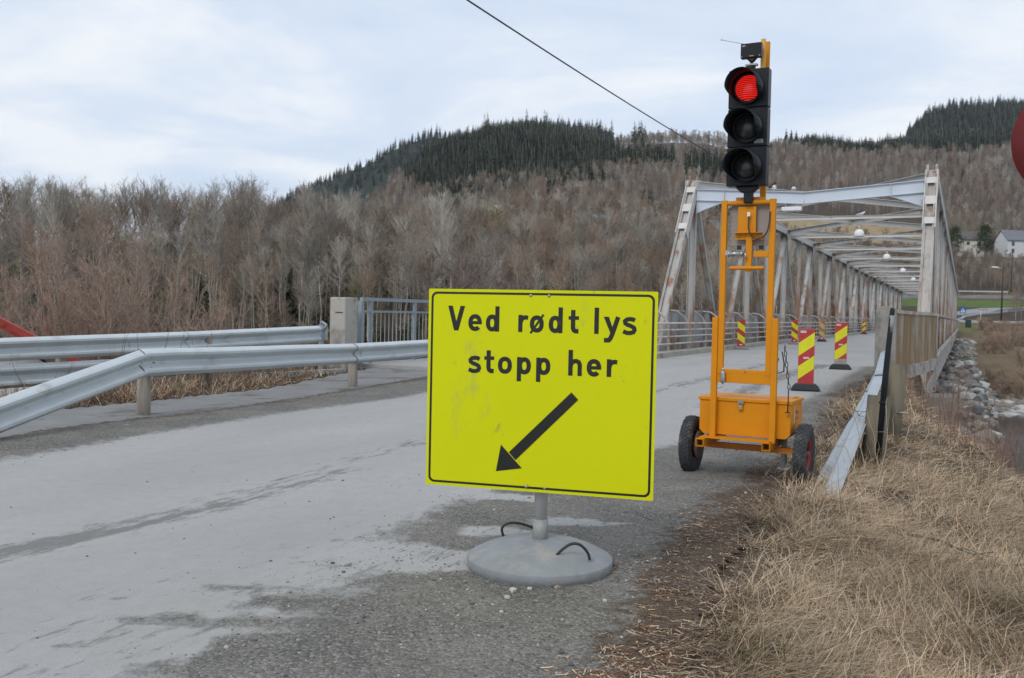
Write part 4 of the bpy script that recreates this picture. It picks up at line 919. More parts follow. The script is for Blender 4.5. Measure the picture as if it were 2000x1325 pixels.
    # portal beams (slightly sagging, haunched ends) and knee braces
    for y, f in ((PNL-.32, 1), (S1-PNL+.32, 1)):
        k = MB(); zc, h_ = 5.36, .38; hx = HL-.2
        prof = [-hx, -hx+.9, 0, hx-.9, hx]
        def seg(a, b, za, zb2): k.ibeam((a, y, za), (b, y, zb2), .16, h_, .02)
        seg(-hx, 0, zc+.09, zc-.14); seg(0, hx, zc-.14, zc+.09)
        k.prism([(-hx, -.10), (-hx+.95, -.15), (-hx, -.50)], (0, y-.006, zc), (1, 0, 0), (0, 0, 1), (0, .012, 0)); k.prism([(hx, -.10), (hx-.95, -.15), (hx, -.50)], (0, y-.006, zc), (1, 0, 0), (0, 0, 1), (0, .012, 0))
        k.bar((-hx+.95, y, zc-.16), (-hx, y, zc-.52), .14, .016); k.bar((hx-.95, y, zc-.16), (hx, y, zc-.52), .14, .016)
        k.box((-hx+.93, y-.012, zc+.03), (.014, .14, h_+.01)); k.box((hx-.93, y-.012, zc+.03), (.014, .14, h_+.01))
        k.build('portal_beam', mat('portal_paint', (.50, .55, .61), rough=.5, var=.05, scale=1.5, dirt=((.30, .30, .30), .30, 2., 1.)), r)
    for i in range(NB+1):
        y = PNL*(2*i+1); k = MB()
        if i: k.ibeam((-HL+.15, y, ZT-.42), (HL-.15, y, ZT-.42), .10, .14, .014); k.build('cross_beam', STEELC, r)
        if i < NB:
            for sx in (-1, 1):
                k = MB(); dz = .06 if sx > 0 else 0
                k.bar((sx*(HL-.12), y, ZT-.02-dz), (-sx*(HL-.12), y+2*PNL, ZT-.02-dz), .20, .02); k.bar((sx*(HL-.12), y, ZT-.13-dz), (-sx*(HL-.12), y+2*PNL, ZT-.13-dz), .02, .20)
                k.build('lateral_brace', STEELC if sx < 0 else STEEL, r)
    ab = MB(); ab.box((0, -1.6, -2.2), (9.2, 1.3, 3.6)); ab.box((0, S1+1.2, -1.6), (9.2, 1.6, 3.4)); 
    o = ab.build('abutment', CONC, r)
    return r
bridge = truss_bridge()

# lamps under the top bracing
lamp0 = None
lpos = [(i, 21.1+17.8*i) for i in range(6)]
LABL = ['nearest white dome lamp hanging under the bridge bracing', 'second white dome lamp along the bridge bracing', 'third white dome lamp along the bridge bracing', 'fourth white dome lamp along the bridge bracing', 'fifth white dome lamp, small, far down the bridge', 'farthest white dome lamp at the end of the bridge']
for i, (q, s_) in enumerate(lpos):
    x, y = from_b(.05, s_-.4)
    if lamp0 is None:
        lamp0 = empty('bridge_lamp', (x, y, 5.45)); k = MB(); k.lathe([(0, .27), (.10, .26), (.18, .20), (.225, .10), (.24, -.04), (.225, -.08), (.12, -.10), (0, -.11)], 24); k.build('shade', WHITE, lamp0)
        k = MB(); k.tube([(0, 0, .24), (0, 0, .44)], .025, 8); k.tube([(0, 0, .40), (-.9, .25, .75)], .014, 6); k.build('stem', GALV, lamp0); o = lamp0
    else: o = copy_tree(lamp0); o.location = (x, y, 5.45)
    tag(o, LABL[i], 'lamp', 'dome lamps hanging along the bridge')
x, y = from_b(-.75, 6.4); o = empty('box_lamp', (x, y, 5.15), -BA); tag(o, 'flat white box lamp hanging below the portal beam', 'lamp')
k = MB(); k.box((0, 0, 0), (.66, .22, .13)); k.box((.0, 0, -.07), (.60, .18, .03)); k.build('housing', WHITE, o, bevel=.015); k = MB(); k.tube([(-.2, 0, .06), (-.2, 0, .5)], .012, 6); k.tube([(.2, 0, .06), (.2, 0, .5)], .012, 6); k.build('hanger', GALV, o)
# insulators on the portal beam, overhead line
x, y = from_b(-.95, PNL-.34); zi = 5.42
o = empty('insulator', (x, y, zi)); tag(o, 'white porcelain line insulator with a black clamp on the portal beam', 'insulator')
k = MB(); k.tube([(0, 0, 0), (0, 0, .12)], .015, 8); k.lathe([(0, .10), (.05, .10), (.085, .14), (.05, .16), (.08, .19), (.05, .22), (.03, .24), (0, .245)], 16); k.build('porcelain', WHITE, o); k = MB(); k.tube([(-.16, 0, .16), (-.06, 0, .24), (.02, 0, .34), (.06, 0, .30)], .028, 8); k.build('clamp', BLACKM, o)
x2, y2 = from_b(-.33, PNL-.34); o = empty('insulator', (x2, y2, zi-.04)); tag(o, 'small pale capped knob on the portal beam, right of the line insulator', 'insulator')
k = MB(); k.tube([(0, 0, 0), (0, 0, .14)], .014, 8); k.lathe([(.075, .12), (.07, .17), (.035, .21), (0, .215)], 14); k.lathe([(0, .12), (.075, .12)], 14); k.build('cap', mat('pale_porcelain', (.62, .57, .52), rough=.4), o)
# the overhead cable runs from the portal up past the camera's left
def cable():
    o = empty('overhead_cable', (x, y, zi+.16)); tag(o, 'thin black overhead cable running down to the bridge portal', 'cable')
    a = Vector((0, 0, 0)); b = Vector((-3.45-x*.0, 0, 0)); P1 = Vector((-.68, 11.0, 5.12)) - Vector((x, y, zi+.16)); 
    d = P1; pts = []
    for t in np.linspace(0, 1.7, 40):
        q = d*t; q.z -= .35*t*(1-t)*1.2 if t < 1 else 0; pts.append(q)
    k = MB(); k.tube(pts, .011, 6); k.build('wire', CABLE, o)
cable()
# seagull standing on the bracing
def seagull():
    x, y = from_b(.38, 17.55); r = empty('seagull', (x, y, ZT+.0), -R(80)); tag(r, 'white gull with grey wings perched on the bridge cross bracing', 'bird')
    feather = mat('white_feather', (.74, .75, .76), rough=.8, var=.05); grey = mat('grey_feather', (.30, .33, .37), rough=.8, var=.1)
    k = MB(); n = 16
    ctr = [(-.20, .13, .012, .01), (-.14, .125, .035, .03), (-.07, .125, .062, .06), (.0, .135, .072, .072), (.07, .155, .068, .07), (.12, .185, .045, .05), (.145, .215, .036, .038), (.17, .245, .038, .038), (.205, .25, .032, .03), (.225, .247, .015, .014)]
    vs = [(0+a[2]*math.cos(2*math.pi*j/n), a[0], a[1]+a[3]*math.sin(2*math.pi*j/n)) for a in ctr for j in range(n)]
    k.add(vs, [(i*n+j, i*n+(j+1) % n, (i+1)*n+(j+1) % n, (i+1)*n+j) for i in range(len(ctr)-1) for j in range(n)]+[tuple(range(n)), tuple(range((len(ctr)-1)*n, len(ctr)*n))], 0, True)
    k.build('body', feather, r)
    for sx in (-1, 1):
        w_ = MB(); w_.prism([(-.25, .115), (-.10, .10), (.04, .115), (.09, .155), (.04, .19), (-.08, .175)], (sx*.055, 0, 0), (0, 1, 0), (0, 0, 1), (sx*.02, 0, 0)); w_.build('wing', grey, r, bevel=.008)
        w_ = MB(); w_.tube([(sx*.025, .0, .0), (sx*.025, .0, .08)], .006, 6); w_.build('leg', mat('gull_leg', (.5, .3, .25)), r)
    w_ = MB(); w_.tube([(0, .225, .247), (0, .275, .238)], [.010, .003], 8); w_.build('beak', mat('gull_beak', (.6, .42, .05)), r)
seagull()

# ---------------------------------------------------------------- round sign at the right edge of the picture
rs = empty('round_sign', (3.535, 5.78, h1(3.535, 5.78)-.1), -R(26)); tag(rs, 'round road sign with a dark red rim, cut by the right edge', 'road sign')
zc = 2.545-rs.location.z; Mx = Matrix.Rotation(R(90), 3, 'X')
k = MB(); k.lathe([(0, .0), (.39, .0), (.40, .004), (.40, .012), (0, .012)], 64, (0, -.06, zc), Mx); pl_ = k.build('plate', mat('sign_red', (.135, .014, .014), rough=.5, var=.12, scale=6), rs)
k = MB(); k.lathe([(0, .0138), (.325, .0138)], 64, (0, -.06, zc), Mx); k.build('face', mat('sign_yellow', (.62, .52, .03), rough=.5, var=.05), pl_, fix=False)
k = MB(); k.tube([(0, 0, 0), (0, 0, zc+.3)], .03, 16); k.build('pole', GALV, rs)

# ---------------------------------------------------------------- houses
def window(mb_parent, x, z, w_, h_, y, glass, frame, face='y'):
    k = MB(); k.box((x, y, z), (w_+.24, .07, h_+.24)); f = k.build('window', frame, mb_parent)
    k = MB(); k.box((x-w_/4-.01, y-.04, z), (w_/2-.04, .02, h_)); k.box((x+w_/4+.01, y-.04, z), (w_/2-.04, .02, h_)); k.build('pane', glass, f)
GLASS = mat('dark_glass', (.03, .035, .045), rough=.1, spec=.6)
def house(name, label, x, y, z, rz, w_, d_, h_, rh, wall, roofm, wins, chim=True, wing=None, cellar=None, loc_z=0, over=.5):
    r = empty(name, (x, y, z), rz); tag(r, label, 'house')
    k = MB(); k.box((0, 0, h_/2-1.5), (w_, d_, h_+3)); k.prism([(-d_/2, 0), (d_/2, 0), (0, rh)], (-w_/2, 0, h_), (0, 1, 0), (0, 0, 1), (w_, 0, 0)); wl = k.build('wall', wall, r)
    if cellar: k = MB(); k.box((0, 0, .0), (w_+.16, d_+.16, 2.2)); k.build('foundation', cellar, r)
    k = MB(); o_ = over; s_ = rh/(d_/2)
    k.prism([(-d_/2-o_, -o_*s_), (0, rh), (d_/2+o_, -o_*s_), (d_/2+o_, -o_*s_+.22), (0, rh+.25), (-d_/2-o_, -o_*s_+.22)], (-w_/2-.4, 0, h_+.01), (0, 1, 0), (0, 0, 1), (w_+.8, 0, 0)); rf = k.build('roof', roofm, r)
    if chim: k = MB(); k.box((w_*.12, .3, h_+rh+.3), (.7, .7, 1.5)); k.box((w_*.12, .3, h_+rh+1.1), (.85, .85, .15)); k.build('chimney', mat('chimney_brick', (.16, .09, .07), rough=.9), rf)
    for (a, b, c, e_) in wins: window(wl, a, b, c, e_, -d_/2-.03, GLASS, mat('window_trim', (.42, .45, .50), rough=.6))
    return r
slate = mat('slate_roof', (.15, .16, .175), rough=.8, var=.25, scale=2.5, bump=.4, bscale=6); darkroof = mat('dark_roof', (.10, .09, .085), rough=.8, var=.2, scale=2)
pxy = lambda px, D: ((px-1000)/1800*D, D)
x, y = pxy(1886, 352); house('house', 'cream house with a dark roof between two conifers beyond the bridge', x, y, h1(x, y), R(-8), 8.5, 8, 6.3, 3.0, mat('cream_wall', (.58, .56, .49), rough=.8, var=.06), darkroof, [(2.2, 4.7, 1.0, 1.2), (-1.6, 4.7, 1.0, 1.2), (2.0, 1.3, 1.1, 1.2)], cellar=mat('white_foundation', (.62, .62, .60), rough=.8), chim=False)
x, y = pxy(1976, 352); hs = house('house', 'grey two-storey house with a slate roof and brick chimney on the far hillside', x, y, h1(x, y), R(6), 11.5, 8, 6.0, 3.6, mat('grey_wall', (.56, .57, .58), rough=.8, var=.06), slate, [(-3.6, 4.4, 1.1, 1.6), (-3.6, 1.7, 1.1, 1.5), (1.8, 4.4, 1.1, 1.5), (3.8, 1.7, 1.1, 1.5)])
k = MB(); k.box((4.6, -5.5, 2.2), (5, 4, 6)); wl = k.build('porch', mat('white_wall', (.62, .62, .62), rough=.8), hs); k = MB(); k.prism([(-2.9, 0), (2.9, 0), (0, 1.8)], (4.6, -7.9, 5.2), (1, 0, 0), (0, 0, 1), (0, 5, 0)); k.build('porch_roof', slate, hs)
redw = mat('falu_red', (.23, .045, .03), rough=.85, var=.15)
x, y = pxy(1402, 268); house('house', 'red wooden barn seen through the end of the bridge truss and trees', x, y, h1(x, y)+.5, R(35), 10, 7, 4.2, 3.2, redw, slate, [(-2, 2.5, 1, 1.1), (2, 2.5, 1, 1.1)])
x, y = pxy(1196, 262); house('house', 'low house with a grey roof half hidden in the wood behind the yellow sign', x, y, h1(x, y)+.9, R(12), 13, 7, 3.2, 2.0, mat('tan_wall', (.34, .30, .25), rough=.8), slate, [(-3, 1.9, 1.2, 1.0), (2, 1.9, 1.2, 1.0)])
x, y = pxy(985, 330); house('house', 'small pale-roofed house among trees at the foot of the spruce hill', x, y, h1(x, y)+1.6, R(-15), 9, 7, 3.2, 2.0, mat('white_wall', (.62, .62, .62), rough=.8), mat('pale_roof', (.27, .28, .29), rough=.7), [(-2, 1.9, 1.2, 1.0)])
# the red roofed shed below the road, left
def shed():
    x, y = -12.8, 18.85; z = -2.98; r = empty('shed', (x, y, z), R(30)); tag(r, 'white boarded shed with a red roof below the outer guardrail', 'shed')
    wm_ = mat('white_boards', (.72, .72, .71), rough=.7, var=.08, scale=3); k = MB()
    k.box((0, 3, 1.4), (6.0, 6.0, 3.2)); k.prism([(-3.0, 0), (3.0, 0), (0, 1.55)], (0, 0, 3.0), (1, 0, 0), (0, 0, 1), (0, 6, 0))
    for i in range(32): k.box((-2.95+i*.187, -.012, 1.5), (.05, .024, 2.9))
    wl = k.build('wall', wm_, r)
    k = MB(); sl_ = .58
    for sg in (-1, 1):
        k.prism([(0, 1.75), (sg*3.68, 1.75-3.68*sl_), (sg*3.68, 1.52-3.68*sl_), (0, 1.52)], (0, -.65, 3.46), (1, 0, 0), (0, 0, 1), (0, 7.3, 0))
        for j in range(5): a = 3.6*(j+.5)/5; k.box((sg*a, -.66, 3.46+1.75-a*sl_-.10), (.70, .02, .10), rot=Matrix.Rotation(sg*math.atan(sl_), 3, 'Y'))
    k.build('roof', mat('red_roof_tiles', (.37, .055, .04), rough=.65, var=.2, scale=3, bump=.5, bscale=8), r)
    k = MB(); k.box((3.0, -.03, 1.2), (1.0, .04, 2.0)); k.build('door', mat('dark_door', (.10, .07, .05), rough=.7), r)
    k = MB(); k.box((.8, -.03, 1.7), (.9, .05, .8)); k.build('window', GLASS, r)
shed()

# ---------------------------------------------------------------- far roads, rails, lamps, signs
def ribbon_road(name, pts, w_, dz=.12, m=None):
    vs = []; P_ = [Vector((a, b, 0)) for a, b in pts]; P_ = along([p for p in P_], 3)
    for i, p in enumerate(P_):
        d = (P_[min(i+1, len(P_)-1)]-P_[max(i-1, 0)]).normalized(); sd_ = Vector((d.y, -d.x, 0))
        z = max(h1(*(p+sd_*q)[:2]) for q in (-w_/2, 0, w_/2))+dz
        for q in (-w_/2, w_/2): c = p+sd_*q; vs.append((c.x, c.y, z))
    for i, p in enumerate(P_):
        for q in (0, 1): v = vs[2*i+q]; vs.append((v[0], v[1], v[2]-1.0))
    n = len(P_)*2; fs = [(2*i, 2*i+2, 2*i+3, 2*i+1) for i in range(len(P_)-1)]+[(2*i+q, n+2*i+q, n+2*i+2+q, 2*i+2+q) for i in range(len(P_)-1) for q in (0, 1)]
    k = MB(); k.add(vs, fs); o = k.build(name, m or mat('far_asphalt', (.25, .26, .27), rough=.9, var=.08, scale=.5)); o['kind'] = 'structure'
    return [Vector(v) for v in vs[:n]]
ex, ey = from_b(0, 126)
ribbon_road('road', [(ex, ey), (69, 155), (76, 172), (88, 188), (104, 204), (124, 214), (150, 224)], 7)
ribbon_road('road', [(60, 214), (95, 240), (118, 246), (150, 250), (185, 254)], 6.0)
def far_rail(label, pts, zoff=.0, step=4.0, name='guardrail'):
    r = empty(name, (pts[0][0], pts[0][1], h1(*pts[0]))); tag(r, label, 'guardrail', None); o_ = Vector(r.location)
    P_ = along([Vector((a, b, 0)) for a, b in pts], step); Q = [Vector((p.x, p.y, h1(p.x, p.y)+.60+zoff)) for p in P_]
    for i in range(1, len(Q)-1): Q[i].z = (Q[i-1].z+Q[i].z+Q[i+1].z)/3
    k = MB(); wbeam(k, [q-o_ for q in Q], side=1, thick=.03); k.build('rail_beam', GALV, r, fix=False)
    for q in Q: k = MB(); k.bar(q-o_+Vector((0, .1, -1.2)), q-o_+Vector((0, .1, .12)), .12, .12, up=(1, 0, 0)); k.build('post', WOODG, r)
far_rail('far guardrail along the river bank right of the bridge end', [pxy(1872, 150), pxy(1930, 150), pxy(2080, 152)], .25)
far_rail('upper guardrail above the green bank beyond the bridge', [pxy(1840, 256), pxy(1900, 258), pxy(1965, 254)], .5)
far_rail('guardrail curving along the outer side of the far road', [pxy(1866, 160), pxy(1885, 176), pxy(1915, 186), pxy(1945, 194), pxy(1965, 200)], -.1)
def lamp_post(px, D, zt, arm, label, hgt):
    x, y = pxy(px, D); z = h1(x, y); r = empty('street_lamp', (x, y, z)); tag(r, label, 'street lamp', 'street lamps beyond the bridge')
    k = MB(); k.tube([(0, 0, -.5), (0, 0, hgt)], [.16, .12], 10); k.build('pole', mat('brown_pole', (.07, .04, .032), rough=.8, var=.2), r)
    k = MB(); k.tube([(0, 0, hgt-.35), (-arm*.6, 0, hgt-.28), (-arm, 0, hgt-.2)], .05, 8); k.build('arm', GALV, r)
    k = MB(); k.box((-arm-.45, 0, hgt-.16), (1.1, .34, .18)); k.box((-arm-.5, 0, hgt-.07), (.8, .26, .08)); k.build('lamp_head', WHITE, r, bevel=.06)
lamp_post(1954, 165, 0, 1.0, 'tall brown lamp post with a white head beside the far road', 11.4-h1(*pxy(1954, 165)))
lamp_post(1971, 262, 0, .8, 'smaller distant lamp post among brown bushes uphill', 11.5)
x, y = pxy(1878.5, 158); o = empty('crossing_sign', (x, y, h1(x, y))); tag(o, 'blue square pedestrian crossing sign by the far road', 'road sign')
k = MB(); zc = 3.25-o.location.z+.15; k.box((0, 0, zc), (1.05, .04, 1.05)); p_ = k.build('plate', mat('sign_blue', (.02, .10, .36), rough=.4), o)
k = MB(); k.flat([(-.42, -.38), (.42, -.38), (0, .40)], (0, -.024, zc), (1, 0, 0), (0, 0, 1)); k.build('triangle', WHITE, p_, fix=False)
k = MB()
for poly in ([(-.06, .12), (.06, .12), (.06, .24), (-.06, .24)], [(-.09, -.08), (.09, -.06), (.06, .11), (-.05, .11)], [(-.09, -.08), (.0, -.08), (-.14, -.34), (-.21, -.34)], [(.0, -.07), (.09, -.06), (.2, -.34), (.13, -.34)]): k.flat(poly, (0, -.028, zc), (1, 0, 0), (0, 0, 1))
k.build('walking_figure', BLACKM, p_, fix=False)
k = MB(); k.tube([(0, .05, -.3), (0, .05, zc)], .04, 8); k.build('pole', GALV, o)
x, y = pxy(1914, 156); o = empty('road_sign', (x, y, h1(x, y))); tag(o, 'thin grey sign pole with a small red-edged board by the far road', 'road sign')
k = MB(); k.tube([(0, .03, -.3), (0, .03, 3.0)], .05, 8); k.build('pole', GALV, o); k = MB(); k.box((.45, 0, 2.7), (1.5, .04, .28)); k.build('plate', mat('pale_red_board', (.42, .26, .26), rough=.6), o)
x, y = pxy(1890, 148); o = empty('bin', (x, y, h1(x, y))); tag(o, 'small dark green box standing at the far guardrail', 'box')
k = MB(); k.box((0, 0, .55), (.7, .6, 1.1)); k.prism([(-.38, 0), (.38, 0), (.30, .14), (-.30, .14)], (0, -.33, 1.1), (1, 0, 0), (0, 0, 1), (0, .66, 0)); k.build('body', mat('dark_green', (.02, .06, .045), rough=.6), o, bevel=.03)

# ---------------------------------------------------------------- vegetation
def cones(P0, P1, r0, sides=3, tipr=0.0):
    """N thin tapered twigs as one mesh: (V, F) triangles"""
    P0 = np.asarray(P0, float); P1 = np.asarray(P1, float); n = len(P0); d = P1-P0; ln = np.linalg.norm(d, axis=1, keepdims=True)+1e-9; d = d/ln
    ref = np.where(np.abs(d[:, 2:3]) > .9, np.array([[1., 0, 0]]), np.array([[0, 0, 1.]])); u = np.cross(d, ref); u /= np.linalg.norm(u, axis=1, keepdims=True)+1e-9; v = np.cross(d, u)
    ph = rng.random((n, 1))*6.28; r0 = np.broadcast_to(np.asarray(r0, float).reshape(-1, 1), (n, 1))
    V = []; 
    for k in range(sides): a = ph+2*math.pi*k/sides; V.append(P0+(u*np.cos(a)+v*np.sin(a))*r0)
    V.append(P1); V = np.stack(V, 1).reshape(-1, 3); b = np.arange(n)[:, None]*(sides+1)
    if sides == 2: F = b+np.array([[0, 1, 2]])
    else: F = (b[:, None, :]+np.array([[k, (k+1) % sides, sides] for k in range(sides)])[None]).reshape(-1, 3)
    return V, F
def merge(parts):
    V = []; F = []; k = 0
    for v, f in parts: V.append(v); F.append(f+k); k += len(v)
    return np.concatenate(V), np.concatenate(F)
def bent_tube(pts, rad, n=5):
    pts = np.asarray(pts, float); m = len(pts); V = []
    for i in range(m):
        d = pts[min(i+1, m-1)]-pts[max(i-1, 0)]; d /= np.linalg.norm(d); u = np.cross(d, [0.3, 1, .1]); u /= np.linalg.norm(u); v = np.cross(d, u)
        for k in range(n): a = 2*math.pi*k/n; V.append(pts[i]+(u*math.cos(a)+v*math.sin(a))*rad[i])
    F = []
    for i in range(m-1):
        for k in range(n): a, b, c, e_ = i*n+k, i*n+(k+1) % n, (i+1)*n+(k+1) % n, (i+1)*n+k; F += [(a, b, c), (a, c, e_)]
    return np.array(V), np.array(F)
def bare_tree(h, n1, n2, n3, spread=.26, t0=.30, lean=.03, r=.011, up=.9, stems=1, fork=0.0, tw=.011, r2=.016):
    """a leafless tree: trunk (V,F) and crown of limbs, branches and twigs (V,F)"""
    tr = []; cr = []
    for s_ in range(stems):
        k = 9; zz = np.linspace(0, h*(1 if stems == 1 else rng.uniform(.7, 1)), k); hh = zz[-1]
        a = rng.random()*6.28; ln = lean*rng.uniform(.3, 1) if stems == 1 else rng.uniform(.10, .55)
        w1 = np.cumsum(rng.normal(0, .006*h, (k, 2)), 0); w1[0] = 0
        P = np.zeros((k, 3)); P[:, 2] = zz; P[:, :2] = w1+np.outer((zz/h)**(1.0 if stems == 1 else .8), [math.cos(a), math.sin(a)])*ln*h
        rad = r*h*(1-zz/hh*.93)*(1 if stems == 1 else .45)+.004; tr.append(bent_tube(P, rad, 6 if stems == 1 else 5))
        t = np.sort(rng.uniform(t0, .99, n1)); at = lambda q: np.stack([np.interp(q*hh, zz, P[:, i]) for i in range(3)], -1)
        p0 = at(t); az_ = np.arange(n1)*2.4+rng.normal(0, .5, n1); prof = np.clip(np.sin(np.pi*np.clip((t-t0)/(1-t0)*.70+.17, 0, 1)), .15, 1)
        Ln = h*spread*prof*rng.uniform(.6, 1.15, n1); el = np.clip(rng.normal(up, .22, n1)+(t-.6)*.5, .05, 1.45)
        dr = np.stack([np.cos(az_)*np.cos(el), np.sin(az_)*np.cos(el), np.sin(el)], -1)
        bend = rng.normal(0, .22, (n1, 3)); bend[:, 2] += .22; d2 = dr+bend; d2 /= np.linalg.norm(d2, axis=1, keepdims=True)
        pm = p0+dr*Ln[:, None]*.5; p1 = pm+d2*Ln[:, None]*.5; rr_ = (r2*Ln+.004)
        cr.append(cones(p0, p0+(pm-p0)*1.5, rr_)); cr.append(cones(pm, p1, rr_*.62))
        # second order
        idx = np.repeat(np.arange(n1), n2); tt = rng.uniform(.15, 1, len(idx)); q0 = np.where(tt[:, None] < .5, p0[idx]+(pm-p0)[idx]*(tt*2)[:, None], pm[idx]+(p1-pm)[idx]*(tt*2-1)[:, None])
        L2 = Ln[idx]*rng.uniform(.28, .55, len(idx))*(1.15-.55*tt); dd = dr[idx]+rng.normal(0, .62, (len(idx), 3)); dd[:, 2] += .35; dd /= np.linalg.norm(dd, axis=1, keepdims=True)
        q1 = q0+dd*L2[:, None]; cr.append(cones(q0, q1, tw*.85+.006*L2))
        id3 = np.repeat(np.arange(len(idx)), n3); tt = rng.uniform(.1, 1, len(id3)); s0 = q0[id3]+(q1-q0)[id3]*tt[:, None]
        d3 = dd[id3]+rng.normal(0, .7, (len(id3), 3)); d3[:, 2] += .3; d3 /= np.linalg.norm(d3, axis=1, keepdims=True); L3 = L2[id3]*rng.uniform(.3, .8, len(id3))
        cr.append(cones(s0, s0+d3*L3[:, None], tw*.62, sides=2))
    return merge(tr), merge(cr)
def spruce(h, wd, nt=26, nb=9, sub=5):
    tr = [bent_tube([(0, 0, 0), (0, 0, h*.5), (0, 0, h*.97)], [.016*h, .010*h, .003*h], 5)]; P0 = []; P1 = []; Rr = []
    T = []; 
    for i in range(nt):
        t = (i+.5)/nt; z = h*(.06+.93*t**.92); rad = wd*(1-t)**.62*rng.uniform(.78, 1.15)+.06; n = max(4, int(nb*(1-t*.6)))
        for j in range(n):
            a = rng.random()*6.28; rj = rad*rng.uniform(.7, 1.12); c0 = np.array([0, 0, z+.12*rad]); tip = np.array([rj*math.cos(a), rj*math.sin(a), z-rad*rng.uniform(.10, .42)+.12*t])
            side = np.array([-math.sin(a), math.cos(a), 0]); wdt = rj*rng.uniform(.16, .26)+.04
            for q in range(sub):
                u0 = q/sub*.8; b0 = c0+(tip-c0)*u0; b1 = c0+(tip-c0)*min(1, u0+.42)+side*rng.normal(0, wdt*.9)+np.array([0, 0, rng.normal(-.06, .08)*rj])
                wv = side*wdt*rng.uniform(.35, .75); hz = np.array([0, 0, -rj*.10*rng.random()]); T.append((b0-wv+hz, b0+wv, b1))
    T = np.array(T).reshape(-1, 3); F = np.arange(len(T)).reshape(-1, 3); return merge(tr), (T, F)
def pine(h, wd, n=170, sub=22, t0=.22):
    tr = [bent_tube([(0, 0, 0), (.1, 0, h*.5), (0, .1, h*.95)], [.022*h, .014*h, .004*h], 7)]; T = []
    for i in range(n):
        t = rng.uniform(t0, 1); rad = wd*math.sin(math.pi*min(1, (t-t0)/(1-t0)*.82+.17))**.7*rng.uniform(.35, 1.0); a = rng.random()*6.28
        c = np.array([rad*math.cos(a), rad*math.sin(a), h*t+rng.normal(0, .02*h)]); tr.append(cones([[0, 0, h*t*.94]], [c], [.02])) if i % 3 == 0 else None
        for q in range(sub):
            p = c+rng.normal(0, .055*h, 3)*np.array([1, 1, .55]); d = rng.normal(0, 1, (2, 3)); d *= .035*h/np.linalg.norm(d, axis=1, keepdims=True); T.append((p, p+d[0], p+d[1]*.7))
    tr = [q for q in tr if q is not None]; T = np.array(T).reshape(-1, 3); return merge(tr), (T, np.arange(len(T)).reshape(-1, 3))

TRUNK = mat('grey_bark', (.26, .235, .205), rough=.9, col2=(.50, .47, .42), scale=1.3, rand=.5, spec=.1)
TRUNK2 = mat('pale_bark', (.36, .335, .30), rough=.9, col2=(.52, .50, .46), scale=2, rand=.5, spec=.1)
TWIG = [mat('twigs_mauve', (.25, .20, .155), rough=.95, col2=(.34, .285, .235), scale=.35, rand=.5, spec=.05), mat('twigs_grey', (.30, .275, .235), rough=.95, col2=(.38, .355, .31), scale=.35, rand=.5, spec=.05),
        mat('twigs_reddish', (.235, .175, .13), rough=.95, col2=(.31, .24, .185), scale=.35, rand=.5, spec=.05), mat('twigs_budding', (.27, .25, .12), rough=.95, col2=(.34, .31, .17), scale=.5, rand=.5, spec=.05)]
NEEDLE = mat('spruce_needles', (.038, .058, .032), rough=.9, col2=(.105, .13, .062), scale=.6, rand=.5, spec=.1)
NEEDLE2 = mat('pine_needles', (.030, .048, .022), rough=.9, col2=(.065, .085, .035), scale=.8, spec=.1)
def proto(kind, tree, tm, cm):
    (tv, tf), (cv, cf) = tree
    a = np_mesh(kind+'_trunk', tv, tf, tm, link=False).data; b = np_mesh(kind+'_crown', cv, cf, cm, link=False).data
    V, F = merge([(tv, tf), (cv, cf)]); c = np_mesh(kind+'_whole', V, F, [tm, cm], mi=np.r_[np.zeros(len(tf), int), np.ones(len(cf), int)], link=False)
    return a, b, c
BARE = []
for i in range(12):
    h = [13, 14.5, 12, 13.5, 15, 11.5, 13, 12.5, 14, 12, 9, 8][i]
    sp_ = [.24, .27, .28, .22, .25, .30, .26, .23, .28, .32, .34, .36][i]
    BARE.append(proto('tree%d' % i, bare_tree(h, [26, 28, 30, 24, 28, 32, 28, 26, 30, 38, 46, 44][i], 6, 7, spread=sp_, t0=[.60, .58, .54, .64, .60, .50, .56, .64, .54, .40, .12, .1][i], lean=.07, r=.0085, up=[.95, .9, .8, 1.0, .9, .75, .85, .95, .8, .7, .8, .9][i], tw=.020), [TRUNK, TRUNK, TRUNK2, TRUNK][i % 4], TWIG[[0, 1, 2, 0, 1, 0, 2, 1, 0, 1, 2, 3][i]]))
GREENISH = [proto('budtree%d' % i, bare_tree(9+i, 46, 8, 10, spread=.34, t0=.12, r=.008, up=.8, tw=.028), TRUNK, TWIG[3]) for i in range(2)]
FARB = [proto('fartree%d' % i, bare_tree([10, 9, 11, 8][i], 30, 5, 5, spread=.30, t0=.25, r=.006, up=.95, tw=.05), TRUNK, TWIG[[1, 0, 2, 0][i]]) for i in range(4)]
SPR = [proto('spruce%d' % i, spruce([14, 17, 13, 18][i], [3.4, 3.8, 3.6, 3.7][i]), TRUNK, NEEDLE) for i in range(4)]
PIN = [proto('pine%d' % i, pine([11, 12][i], [3.2, 3.4][i]), TRUNK, NEEDLE2) for i in range(2)]

